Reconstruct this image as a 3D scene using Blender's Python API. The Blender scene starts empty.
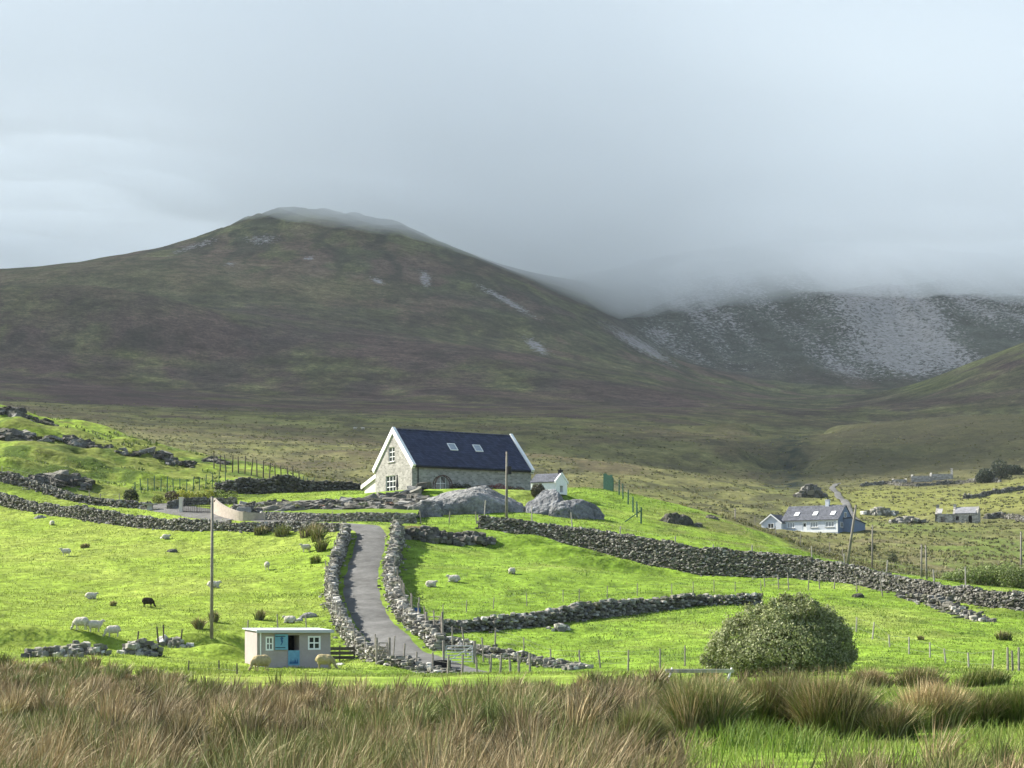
import bpy, bmesh, math, random
import numpy as np
from mathutils import Vector, Matrix, Euler

random.seed(7)
rng = np.random.default_rng(11)
C = bpy.context.scene.collection
F = 2000.0          # focal length in pixels
CX, HY = 512.0, 620.0   # principal column, horizon row
PI = math.pi

# ------------------------------------------------------------------ noise
def _hash(ix, iy, seed):
    h = (ix.astype(np.int64) * 374761393 + iy.astype(np.int64) * 668265263 + seed * 974711) & 0xffffffff
    h = ((h ^ (h >> 13)) * 1274126177) & 0xffffffff
    h = (h ^ (h >> 16)) & 0xffffffff
    return h / 4294967295.0

def vnoise(x, y, seed=0):
    x = np.asarray(x, float); y = np.asarray(y, float)
    ix = np.floor(x); iy = np.floor(y)
    fx = x - ix; fy = y - iy
    fx = fx * fx * fx * (fx * (fx * 6 - 15) + 10); fy = fy * fy * fy * (fy * (fy * 6 - 15) + 10)
    a = _hash(ix, iy, seed); b = _hash(ix + 1, iy, seed)
    c = _hash(ix, iy + 1, seed); d = _hash(ix + 1, iy + 1, seed)
    return (a + (b - a) * fx + (c - a) * fy + (a - b - c + d) * fx * fy) * 2 - 1

def fbm(x, y, o=4, seed=0):
    s = 0; a = 1.0; t = 0
    for i in range(o):
        s = s + a * vnoise(x * 2 ** i + 17.3 * i, y * 2 ** i - 9.1 * i, seed + i); t += a; a *= 0.5
    return s / t

def sstep(a, b, x):
    t = np.clip((np.asarray(x, float) - a) / (b - a), 0, 1)
    return t * t * (3 - 2 * t)

# ------------------------------------------------------------------ the lie of the land
ROWS = {
 3:   [(-700, 1740), (512, 1740), (1700, 1740)],
 6:   [(-700, 1187), (512, 1187), (1700, 1187)],
 15:  [(-600, 867), (200, 867), (800, 870), (1600, 870)],
 30:  [(-500, 757), (0, 757), (512, 757), (900, 760), (1500, 760)],
 50:  [(-400, 714), (0, 714), (512, 714), (800, 712), (1024, 708), (1400, 706)],
 80:  [(-400, 689), (0, 689), (300, 690), (512, 689), (800, 686), (1024, 682), (1400, 680)],
 108: [(-400, 668), (0, 666), (100, 667), (300, 674), (512, 676), (700, 672), (900, 667), (1024, 665), (1400, 660)],
 120: [(-300, 655), (0, 655), (100, 655), (200, 664), (300, 669), (400, 673), (520, 673), (650, 666), (780, 664), (900, 657), (1024, 656), (1350, 650)],
 135: [(-300, 634), (0, 634), (100, 637), (200, 642), (300, 663), (340, 659), (440, 650), (520, 645), (650, 643), (780, 638), (900, 634), (1024, 640), (1350, 635)],
 150: [(-300, 612), (0, 612), (100, 616), (212, 615), (300, 618), (330, 614), (440, 616), (520, 618), (700, 614), (780, 612), (900, 618), (1024, 625), (1350, 622)],
 165: [(-300, 590), (0, 590), (100, 597), (200, 591), (300, 591), (330, 587), (420, 585), (520, 588), (600, 592), (700, 593), (800, 596), (900, 603), (1350, 615)],
 180: [(-300, 570), (0, 572), (100, 572), (200, 570), (300, 566), (335, 560), (420, 562), (520, 565), (600, 570), (700, 580), (800, 583)],
 195: [(-300, 555), (0, 555), (100, 550), (200, 553), (300, 545), (420, 537), (800, 560), (880, 575), (940, 589), (1024, 603), (1350, 615)],
 210: [(-300, 535), (0, 536), (340, 521), (430, 518), (500, 517), (560, 520), (640, 530), (720, 541), (800, 556), (900, 577), (1024, 602), (1350, 615)],
 225: [(140, 511), (200, 511), (300, 511), (360, 508), (430, 503), (500, 503), (560, 504), (640, 514), (740, 527), (850, 562), (1024, 601), (1350, 610)],
 240: [(-300, 470), (0, 485), (100, 495), (200, 499), (300, 497), (360, 492), (420, 490), (480, 490), (540, 490), (600, 492), (650, 502), (740, 523), (850, 562), (1024, 598)],
 252: [(360, 491), (420, 491), (480, 491), (540, 491), (600, 489), (640, 497), (700, 512), (750, 525)],
 262: [(-300, 440), (0, 455), (100, 466), (200, 476), (250, 478), (300, 487), (360, 493), (420, 498), (540, 503), (640, 510), (740, 535), (850, 562), (950, 580), (1024, 590), (1350, 600)],
 280: [(0, 428), (100, 443), (160, 450), (220, 460), (260, 466), (290, 470)],
 300: [(-300, 380), (0, 408), (50, 418), (100, 430), (150, 442), (200, 454), (250, 466), (300, 482), (360, 498), (420, 506), (540, 511), (640, 520), (740, 540), (850, 562), (950, 573), (1024, 579), (1350, 590)],
 350: [(-300, 410), (0, 430), (100, 450), (200, 472), (300, 492), (420, 500), (540, 506), (640, 515), (740, 535), (850, 551), (950, 555), (1024, 560), (1350, 570)],
 420: [(-300, 430), (0, 442), (100, 452), (200, 472), (300, 485), (420, 491), (540, 496), (640, 506), (740, 525), (800, 531), (870, 532), (950, 533), (1024, 535), (1350, 540)],
 460: [(740, 515), (810, 520), (880, 523), (960, 523), (1024, 520), (1350, 520)],
 520: [(-300, 430), (0, 435), (200, 462), (300, 470), (420, 471), (540, 478), (640, 490), (740, 505), (850, 506), (960, 506), (1024, 502), (1350, 495)],
 650: [(-300, 415), (0, 424), (200, 441), (400, 450), (540, 456), (640, 466), (740, 483), (790, 492), (860, 491), (960, 488), (1024, 481), (1350, 470)],
 720: [(780, 490), (860, 484), (920, 483), (1000, 477)],
 850: [(-300, 400), (0, 410), (300, 428), (540, 435), (700, 447), (745, 450), (785, 484), (825, 456), (920, 453), (1024, 445), (1350, 430)],
 1050: [(-300, 385), (0, 400), (300, 415), (540, 420), (700, 427), (755, 428), (792, 464), (828, 428), (860, 424), (940, 418), (1024, 416), (1350, 400)],
 1200: [(-300, 379), (0, 394), (300, 409), (540, 413), (700, 418), (790, 438), (860, 434), (940, 432), (1024, 432), (1350, 420)],
 1400: [(-300, 366), (0, 382), (300, 399), (540, 403), (700, 408), (800, 416), (900, 421), (1024, 415), (1350, 395)],
 1700: [(-300, 330), (0, 342), (150, 357), (300, 372), (450, 378), (600, 388), (750, 401), (850, 407), (900, 401), (960, 381), (1024, 357), (1350, 280)],
 1900: [(-300, 276), (0, 285), (100, 287), (150, 296), (300, 332), (450, 350), (600, 372), (750, 394), (850, 400), (900, 392), (960, 368), (1024, 344), (1350, 260)],
 2050: [(-300, 289), (0, 303), (100, 303), (200, 308), (900, 398), (960, 376), (1024, 362), (1350, 290)],
 2200: [(-300, 280), (0, 277), (100, 273), (200, 280), (300, 295), (400, 308), (500, 330), (600, 354), (700, 384), (800, 401), (900, 398), (1024, 384), (1350, 330)],
 2400: [(-300, 278), (0, 268), (100, 259), (170, 252), (240, 257), (300, 262), (360, 267), (420, 280), (500, 296), (580, 322), (640, 352), (720, 376), (800, 391), (900, 390), (1024, 386), (1350, 350)],
 2600: [(-300, 295), (0, 276), (100, 263), (170, 247), (240, 229), (300, 224), (360, 227), (420, 242), (480, 264), (540, 287), (600, 314), (660, 350), (720, 370), (800, 374), (900, 372), (1024, 365), (1350, 340)],
 2800: [(-300, 310), (0, 290), (100, 280), (170, 257), (240, 221), (300, 212), (360, 217), (420, 234), (480, 258), (540, 277), (600, 293), (660, 315), (720, 322), (800, 325), (900, 330), (1024, 330), (1350, 300)],
 3100: [(-300, 330), (0, 310), (170, 272), (300, 227), (420, 247), (540, 282), (600, 274), (660, 264), (740, 255), (820, 255), (900, 265), (1024, 275), (1350, 260)],
 3600: [(-300, 350), (0, 335), (300, 270), (420, 280), (540, 300), (660, 264), (740, 252), (820, 250), (1024, 270), (1350, 260)],
 4600: [(-300, 400), (300, 370), (700, 340), (1350, 360)],
}
ROAD = [(150, 505, 234), (190, 510, 225), (240, 517, 216), (290, 522, 208), (335, 525, 201), (362, 527, 196.5), (371, 533, 192), (369, 545, 185), (365, 560, 177), (361, 580, 168),
        (363, 600, 158), (372, 620, 148), (390, 640, 138.5), (418, 657, 131), (452, 669, 126), (490, 679, 121.5), (540, 684, 117)]
WALL_R = [(478, 527, 202), (540, 537, 199), (590, 549, 196), (640, 563, 192), (700, 574, 188), (760, 577, 185), (820, 581, 181), (880, 589, 175), (940, 600, 168), (985, 606, 163), (1040, 612, 159), (1120, 618, 156)]
WALL_RH = [1.2, 1.4, 1.9, 2.4, 2.5, 2.2, 1.8, 1.5, 1.3, 1.3, 1.3, 1.3]
WALL_L = [(-80, 494, 243), (0, 505, 232), (62, 516, 223), (100, 522, 218), (150, 528, 212), (200, 531, 207.5), (250, 531, 204), (300, 530, 201.5), (338, 531, 196.5)]
WALL_M = [(428, 634, 139.5), (450, 632, 141), (490, 630, 142), (530, 628, 143.5), (565, 622, 147), (600, 617, 150), (650, 611, 155), (690, 607, 158), (760, 604, 160)]
ctl = [(p, q, d) for d, r in ROWS.items() for p, q in r] + ROAD + WALL_L + WALL_M + WALL_R
for (p, q, d), h in zip(WALL_R, WALL_RH):        # ground retained behind the wall
    ctl.append((p, q - (h - 0.5) * F / d, d + 4.5))
ctl = np.array(ctl, float)
SC = 13.0
cpts = np.stack([(ctl[:, 0] - CX) / F * SC, np.log(ctl[:, 2]) * SC], 1)
def _phi(r2): return 0.5 * r2 * np.log(r2 + 1e-12)
_n = len(cpts)
_K = _phi(((cpts[:, None] - cpts[None]) ** 2).sum(-1)) + np.eye(_n) * 0.004
_P = np.concatenate([np.ones((_n, 1)), cpts], 1)
_A = np.block([[_K, _P], [_P.T, np.zeros((3, 3))]])
_w = np.linalg.solve(_A, np.concatenate([ctl[:, 1], np.zeros(3)]))

def poly_xy(pts): return np.array([((p - CX) / F * d, d) for p, q, d in pts])
def smooth_line(p, step=0.5):
    """Catmull-Rom through points, resampled"""
    p = np.asarray(p, float); out = []
    q = np.concatenate([[2 * p[0] - p[1]], p, [2 * p[-1] - p[-2]]])
    for i in range(1, len(q) - 2):
        n = max(2, int(np.linalg.norm(q[i + 1] - q[i]) / step)); t = np.linspace(0, 1, n, endpoint=False)[:, None]
        out.append(0.5 * ((2 * q[i]) + (-q[i - 1] + q[i + 1]) * t + (2 * q[i - 1] - 5 * q[i] + 4 * q[i + 1] - q[i + 2]) * t ** 2 + (-q[i - 1] + 3 * q[i] - 3 * q[i + 1] + q[i + 2]) * t ** 3))
    out.append(p[-1:])
    return np.concatenate(out)
ROADL = smooth_line(poly_xy(ROAD), 1.0)

def dist_line(x, y, L):
    x = np.asarray(x, float); sh = x.shape
    x = x.ravel(); y = np.asarray(y, float).ravel()
    out = np.full(x.shape, 1e9)
    m = (x > L[:, 0].min() - 15) & (x < L[:, 0].max() + 15) & (y > L[:, 1].min() - 15) & (y < L[:, 1].max() + 15)
    if m.any():
        d = np.full(m.sum(), 1e9); xm = x[m]; ym = y[m]
        for a in L: d = np.minimum(d, (xm - a[0]) ** 2 + (ym - a[1]) ** 2)
        out[m] = np.sqrt(d)
    return out.reshape(sh)

HOUSE = ((412 - CX) / F * 232.0, 232.0, (HY - 491) / F * 232.0)
BUMPS = [  # px, d, half length along x, half length along y, height, skew
 (535, 194, 4.0, 1.1, 1.4), (572, 191.5, 4.5, 1.0, 1.4), (606, 189, 4, 1.0, 1.3), (30, 127, 8, .9, 1.3), (200, 131.5, 3, .8, 1.2), (222, 128, 2, .8, .9), (228, 135, 3, .9, 1.1),
 (60, 262, 9, 3, 1.3), (10, 252, 7, 2.5, 1.5), (120, 255, 8, 2, 1.0), (30, 280, 6, 3, 1.5), (150, 272, 6, 2, .9), (95, 243, 8, 2, .9), (560, 142, 3, 1, .25),
 (790, 205, 5, 3, .8), (840, 196, 6, 3, .6), (440, 196, 5, 2, 1.0)]

def Hraw(x, y):
    x = np.asarray(x, float); y = np.asarray(y, float)
    sh = x.shape; xf = x.ravel(); yf = np.maximum(y.ravel(), 2.0)
    a = xf / yf * SC; b = np.log(yf) * SC
    py = np.empty(xf.shape)
    for i in range(0, len(xf), 40000):
        s = slice(i, i + 40000)
        r2 = (a[s, None] - cpts[None, :, 0]) ** 2 + (b[s, None] - cpts[None, :, 1]) ** 2
        py[s] = _phi(r2) @ _w[:_n] + _w[_n] + _w[_n + 1] * a[s] + _w[_n + 2] * b[s]
    return ((HY - py) / F * yf).reshape(sh)

def H(x, y):
    x = np.asarray(x, float); y = np.asarray(y, float)
    z = Hraw(x, y); d = np.maximum(y, 2.0)
    rd = dist_line(x, y, ROADL)
    for (p, dd, hx, hy, h) in BUMPS:
        z = z + h * np.exp(-((x - (p - CX) / F * dd) / hx) ** 2 - ((y - dd) / hy) ** 2)
    near = sstep(2.0, 5.0, rd)
    hx, hy, hz = HOUSE
    r = np.hypot(x - hx - 6, y - hy - 7)
    plat = 1 - sstep(11, 16, r)
    z = z * (1 - plat) + hz * plat
    w1 = 1 - sstep(180, 320, d); w2 = sstep(200, 400, d) * (1 - sstep(900, 1500, d)); w3 = sstep(900, 1700, d)
    n = w1 * near * (0.13 * fbm(x / 5, y / 5, 4, 3) + 0.06 * fbm(x / 1.6, y / 1.6, 2, 8))
    kn = np.exp(-((x / d * F + CX - 90) / 150) ** 2) * sstep(238, 256, d) * (1 - sstep(300, 340, d))
    n = n + kn * (1.5 * fbm(x / 9, y / 5, 4, 21) + .9 * (np.abs(fbm(x / 7, y / 4, 3, 23)) - .2))
    n = n + w2 * (1 - plat) * (1.0 * fbm(x / 30, y / 30, 4, 5) + 0.6 * fbm(x / 6, y / 8, 3, 6))
    rid = 1 - np.abs(fbm(x / 190, y / 420, 4, 31))
    n = n + w3 * (9 * fbm(x / 260, y / 260, 5, 7) + 9 * (rid - 0.8) * sstep(1500, 2200, d))
    crag = sstep(2500, 2800, d) * sstep(560, 680, x / d * F + CX)
    n = n + crag * 16 * (1 - np.abs(fbm(x / 60, y / 160, 4, 41)) - 0.75)
    top = sstep(2300, 2600, d) * (1 - sstep(380, 480, x / d * F + CX)) * sstep(150, 240, x / d * F + CX)
    n = n + top * 5 * fbm(x / 22, y / 30, 3, 51)
    return z + n * (1 - plat * (d < 300))

def h1(x, y): return float(H(np.array([x]), np.array([y]))[0])
_dd = np.concatenate([np.arange(12, 330, 0.25), np.geomspace(330, 4000, 900)])
def at(px, py, dmin=12, dmax=4000):
    """ground point seen at a pixel"""
    d = _dd[(_dd >= dmin) & (_dd <= dmax)]
    x = (px - CX) / F * d
    z = H(x, d)
    s = HY - z * F / d
    k = np.nonzero(s <= py)[0]
    i = k[0] if len(k) else int(np.argmin(s))
    if 0 < i and len(k):
        t = (s[i - 1] - py) / max(s[i - 1] - s[i], 1e-6); dd = d[i - 1] + t * (d[i] - d[i - 1])
    else: dd = d[i]
    X = (px - CX) / F * dd
    return Vector((X, dd, h1(X, dd)))
def gd(px, d):
    X = (px - CX) / F * d
    return Vector((X, d, h1(X, d)))

# ------------------------------------------------------------------ mesh and object helpers
def tag(o, label=None, cat=None, group=None, kind=None):
    if label: o['label'] = label
    if cat: o['category'] = cat
    if group: o['group'] = group
    if kind or cat: o['kind'] = kind or 'thing'
    return o
def link(name, me, mat=None, parent=None, loc=None):
    o = bpy.data.objects.new(name, me); C.objects.link(o)
    if mat is not None:
        for m in (mat if isinstance(mat, (list, tuple)) else [mat]): me.materials.append(m)
    if parent is not None: o.parent = parent
    if loc is not None: o.location = loc
    return o
def empty(name, loc, rz=0.0):
    o = bpy.data.objects.new(name, None); C.objects.link(o); o.empty_display_size = 0.3
    o.location = loc; o.rotation_euler = (0, 0, rz); return o
def np_mesh(name, V, FA, col=None, smooth=True, fmat=None):
    """V (n,3); FA list of int arrays (m,k)"""
    me = bpy.data.meshes.new(name)
    if not isinstance(FA, (list, tuple)): FA = [FA]
    loops = np.concatenate([f.ravel() for f in FA]).astype(np.int32)
    tot = np.concatenate([np.full(len(f), f.shape[1]) for f in FA])
    start = np.concatenate([[0], np.cumsum(tot)[:-1]]).astype(np.int32)
    me.vertices.add(len(V)); me.vertices.foreach_set('co', np.ascontiguousarray(V, np.float32).ravel())
    me.loops.add(len(loops)); me.loops.foreach_set('vertex_index', loops)
    me.polygons.add(len(tot)); me.polygons.foreach_set('loop_start', start)
    me.polygons.foreach_set('use_smooth', np.full(len(tot), smooth))
    if fmat is not None: me.polygons.foreach_set('material_index', fmat.astype(np.int32))
    me.update(calc_edges=True)
    if col is not None:
        if col.shape[1] == 3: col = np.concatenate([col, np.ones((len(col), 1))], 1)
        a = me.color_attributes.new('col', 'FLOAT_COLOR', 'POINT')
        a.data.foreach_set('color', np.ascontiguousarray(col, np.float32).ravel())
    me.validate()
    return me

class MB:
    def __init__(s): s.v = []; s.f = []; s.m = []
    def add(s, v, f, m=0):
        n = len(s.v); s.v += [tuple(p) for p in v]; s.f += [tuple(i + n for i in q) for q in f]; s.m += [m] * len(f); return s
    def box(s, x0, x1, y0, y1, z0, z1, m=0, M=None):
        v = [Vector(p) for p in ((x0, y0, z0), (x1, y0, z0), (x1, y1, z0), (x0, y1, z0), (x0, y0, z1), (x1, y0, z1), (x1, y1, z1), (x0, y1, z1))]
        if M is not None: v = [M @ p for p in v]
        return s.add(v, [(0, 3, 2, 1), (4, 5, 6, 7), (0, 1, 5, 4), (1, 2, 6, 5), (2, 3, 7, 6), (3, 0, 4, 7)], m)
    def prism(s, poly, axis, a, b, m=0):
        """poly of 2-D points extruded along an axis from a to b"""
        def P(u, w, t): return {'x': (t, u, w), 'y': (u, t, w), 'z': (u, w, t)}[axis]
        n = len(poly); v = [P(u, w, a) for u, w in poly] + [P(u, w, b) for u, w in poly]
        f = [tuple(range(n))[::-1], tuple(range(n, 2 * n))] + [(i, (i + 1) % n, n + (i + 1) % n, n + i) for i in range(n)]
        return s.add(v, f, m)
    def tube(s, p0, p1, r0, r1=None, n=8, m=0):
        r1 = r0 if r1 is None else r1
        p0 = Vector(p0); p1 = Vector(p1); ax = (p1 - p0).normalized()
        u = ax.orthogonal().normalized(); w = ax.cross(u)
        v = [p0 + (u * math.cos(2 * PI * i / n) + w * math.sin(2 * PI * i / n)) * r0 for i in range(n)] + [p1 + (u * math.cos(2 * PI * i / n) + w * math.sin(2 * PI * i / n)) * r1 for i in range(n)]
        return s.add(v, [tuple(range(n))[::-1], tuple(range(n, 2 * n))] + [(i, (i + 1) % n, n + (i + 1) % n, n + i) for i in range(n)], m)
    def path(s, pts, r, n=6, m=0):
        for a, b in zip(pts[:-1], pts[1:]): s.tube(a, b, r, r, n, m)
        return s
    def build(s, name, mat, parent=None, loc=None, smooth=False, fix=True):
        me = bpy.data.meshes.new(name); me.from_pydata(s.v, [], s.f)
        for p, i in zip(me.polygons, s.m): p.material_index = i; p.use_smooth = smooth
        if fix:
            bm = bmesh.new(); bm.from_mesh(me); bmesh.ops.recalc_face_normals(bm, faces=bm.faces); bm.to_mesh(me); bm.free()
        me.update()
        return link(name, me, mat, parent, loc)

def copy_thing(o, loc, rz=None, scale=None):
    c = o.copy(); C.objects.link(c); c.location = loc
    if rz is not None: c.rotation_euler = (0, 0, rz)
    if scale is not None: c.scale = (scale,) * 3
    for ch in o.children:
        k = ch.copy(); C.objects.link(k); k.parent = c
        for g in ch.children:
            q = g.copy(); C.objects.link(q); q.parent = k
    return c

# ------------------------------------------------------------------ materials
def mat(name, base=(.5, .5, .5), rough=.9, spec=.2, attr=False, noise=None, bump=None, trans=0.0, metal=0.0, coord='Object', brick=None):
    """noise: (scale, lo, hi) multiplies the colour; bump: (scale, strength, dist)"""
    m = bpy.data.materials.new(name); m.use_nodes = True
    nt = m.node_tree; N = nt.nodes; L = nt.links
    b = N['Principled BSDF']; b.inputs['Roughness'].default_value = rough
    b.inputs['Specular IOR Level'].default_value = spec; b.inputs['Metallic'].default_value = metal
    tc = N.new('ShaderNodeTexCoord')
    if attr:
        a = N.new('ShaderNodeAttribute'); a.attribute_name = 'col'; c = a.outputs['Color']
    else:
        r = N.new('ShaderNodeRGB'); r.outputs[0].default_value = (*base, 1); c = r.outputs[0]
    for ns in (noise or []):
        t = N.new('ShaderNodeTexNoise'); t.inputs['Scale'].default_value = ns[0]; t.inputs['Detail'].default_value = 5; t.inputs['Roughness'].default_value = .65
        L.new(tc.outputs[coord], t.inputs['Vector'])
        mr = N.new('ShaderNodeMapRange'); mr.inputs['From Min'].default_value = .3; mr.inputs['From Max'].default_value = .7
        mr.inputs['To Min'].default_value = ns[1]; mr.inputs['To Max'].default_value = ns[2]
        L.new(t.outputs['Fac'], mr.inputs['Value'])
        mx = N.new('ShaderNodeMix'); mx.data_type = 'RGBA'; mx.blend_type = 'MULTIPLY'; mx.inputs[0].default_value = 1
        L.new(c, mx.inputs[6]); L.new(mr.outputs[0], mx.inputs[7]); c = mx.outputs[2]
    L.new(c, b.inputs['Base Color'])
    if bump:
        t = N.new('ShaderNodeTexNoise'); t.inputs['Scale'].default_value = bump[0]; t.inputs['Detail'].default_value = 6
        L.new(tc.outputs[coord], t.inputs['Vector'])
        bp = N.new('ShaderNodeBump'); bp.inputs['Strength'].default_value = bump[1]; bp.inputs['Distance'].default_value = bump[2]
        L.new(t.outputs['Fac'], bp.inputs['Height']); L.new(bp.outputs[0], b.inputs['Normal'])
    if trans > 0:
        tr = N.new('ShaderNodeBsdfTranslucent'); L.new(c, tr.inputs['Color'])
        ms = N.new('ShaderNodeMixShader'); ms.inputs[0].default_value = trans
        L.new(b.outputs[0], ms.inputs[1]); L.new(tr.outputs[0], ms.inputs[2])
        L.new(ms.outputs[0], N['Material Output'].inputs['Surface'])
    return m

M_STONE = mat('dry stone', attr=True, rough=.95, noise=[(3, .7, 1.25), (14, .75, 1.2)], bump=(9, .6, .08))
M_ROCK = mat('outcrop rock', attr=True, rough=.95, noise=[(.5, .6, 1.3), (2.5, .65, 1.3), (11, .8, 1.2)], bump=(2.2, 1.0, .6))
M_BLADE = mat('grass blade', attr=True, rough=.7, spec=.25, trans=.35)
M_RUSH = mat('rush stem', attr=True, rough=.7, spec=.2, trans=.08)
M_LEAF = mat('shrub leaf', attr=True, rough=.55, spec=.3, trans=.3)
M_BARK = mat('bark', (.10, .075, .05), noise=[(6, .6, 1.3)], bump=(12, .6, .04))
M_WOOD = mat('weathered post', (.27, .24, .20), noise=[(5, .55, 1.25), (30, .8, 1.2)])
M_PALE = mat('pale stake', (.36, .33, .28), noise=[(6, .7, 1.2)])
M_WOODD = mat('dark post', (.075, .065, .05), noise=[(5, .6, 1.4)])
M_WOODG = mat('green painted post', (.03, .085, .06), noise=[(5, .7, 1.3)])
M_POLE = mat('utility pole wood', (.21, .19, .155), noise=[(2, .7, 1.2), (20, .8, 1.2)])
M_WIRE = mat('wire', (.2, .2, .19), rough=.5, metal=.6)
M_WHITE = mat('white paint', (.80, .80, .78), rough=.6, noise=[(1.5, .9, 1.03)])
M_CREAM = mat('cream render', (.62, .57, .48), noise=[(1.2, .85, 1.08)])
M_BLACK = mat('black iron', (.015, .015, .017), rough=.5)
M_GLASS = mat('window glass', (.02, .025, .03), rough=.06, spec=.8)
M_NET = mat('net curtained glass', (.30, .32, .35), rough=.15, spec=.6)
M_DARK = mat('dark interior', (.006, .006, .008), rough=1, spec=0)  # near-black colour standing in for the shade inside openings
M_PEBBLE = mat('pale boulder', (.42, .41, .37), noise=[(2, .65, 1.2), (9, .8, 1.15)], bump=(6, .5, .06))

def mat_masonry(name, base, mortar, sx, sy, lo=.55, hi=1.3):
    m = bpy.data.materials.new(name); m.use_nodes = True
    N = m.node_tree.nodes; L = m.node_tree.links; b = N['Principled BSDF']; b.inputs['Roughness'].default_value = .95; b.inputs['Specular IOR Level'].default_value = .1
    tc = N.new('ShaderNodeTexCoord'); geo = N.new('ShaderNodeSeparateXYZ'); L.new(tc.outputs['Object'], geo.inputs[0])
    ad = N.new('ShaderNodeMath'); ad.operation = 'ADD'; L.new(geo.outputs[0], ad.inputs[0]); L.new(geo.outputs[1], ad.inputs[1])
    cb = N.new('ShaderNodeCombineXYZ'); L.new(ad.outputs[0], cb.inputs[0]); L.new(geo.outputs[2], cb.inputs[1])
    wn = N.new('ShaderNodeTexNoise'); wn.inputs['Scale'].default_value = 2.5; L.new(tc.outputs['Object'], wn.inputs['Vector'])
    va = N.new('ShaderNodeVectorMath'); va.operation = 'SCALE'; va.inputs['Scale'].default_value = .16; L.new(wn.outputs['Color'], va.inputs[0])
    vb = N.new('ShaderNodeVectorMath'); L.new(cb.outputs[0], vb.inputs[0]); L.new(va.outputs[0], vb.inputs[1])
    br = N.new('ShaderNodeTexBrick'); L.new(vb.outputs[0], br.inputs['Vector'])
    br.inputs['Scale'].default_value = 1; br.inputs['Brick Width'].default_value = sx; br.inputs['Row Height'].default_value = sy
    br.inputs['Mortar Size'].default_value = .018; br.inputs['Bias'].default_value = 0
    br.inputs['Color1'].default_value = (*[c * lo for c in base], 1); br.inputs['Color2'].default_value = (*[c * hi for c in base], 1); br.inputs['Mortar'].default_value = (*mortar, 1)
    n = N.new('ShaderNodeTexNoise'); n.inputs['Scale'].default_value = 1.3; n.inputs['Detail'].default_value = 6; L.new(tc.outputs['Object'], n.inputs['Vector'])
    mr = N.new('ShaderNodeMapRange'); mr.inputs[1].default_value = .3; mr.inputs[2].default_value = .7; mr.inputs[3].default_value = .86; mr.inputs[4].default_value = 1.12; L.new(n.outputs[0], mr.inputs[0])
    mx = N.new('ShaderNodeMix'); mx.data_type = 'RGBA'; mx.blend_type = 'MULTIPLY'; mx.inputs[0].default_value = 1; L.new(br.outputs['Color'], mx.inputs[6]); L.new(mr.outputs[0], mx.inputs[7])
    L.new(mx.outputs[2], b.inputs['Base Color'])
    bp = N.new('ShaderNodeBump'); bp.inputs['Strength'].default_value = .7; bp.inputs['Distance'].default_value = .04; L.new(mx.outputs[2], bp.inputs['Height']); L.new(bp.outputs[0], b.inputs['Normal'])
    return m
M_MASON = mat_masonry('house stonework', (.29, .278, .25), (.31, .30, .275), .42, .2, .66, 1.2)
M_SLATE = mat_masonry('roof slate', (.046, .053, .088), (.03, .034, .058), .34, .26, .75, 1.25)
M_GREYSLATE = mat_masonry('grey slate', (.095, .10, .115), (.06, .062, .075), .4, .3, .75, 1.3)
M_RUIN = mat_masonry('ruin stonework', (.36, .34, .30), (.22, .21, .18), .5, .28)

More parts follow.
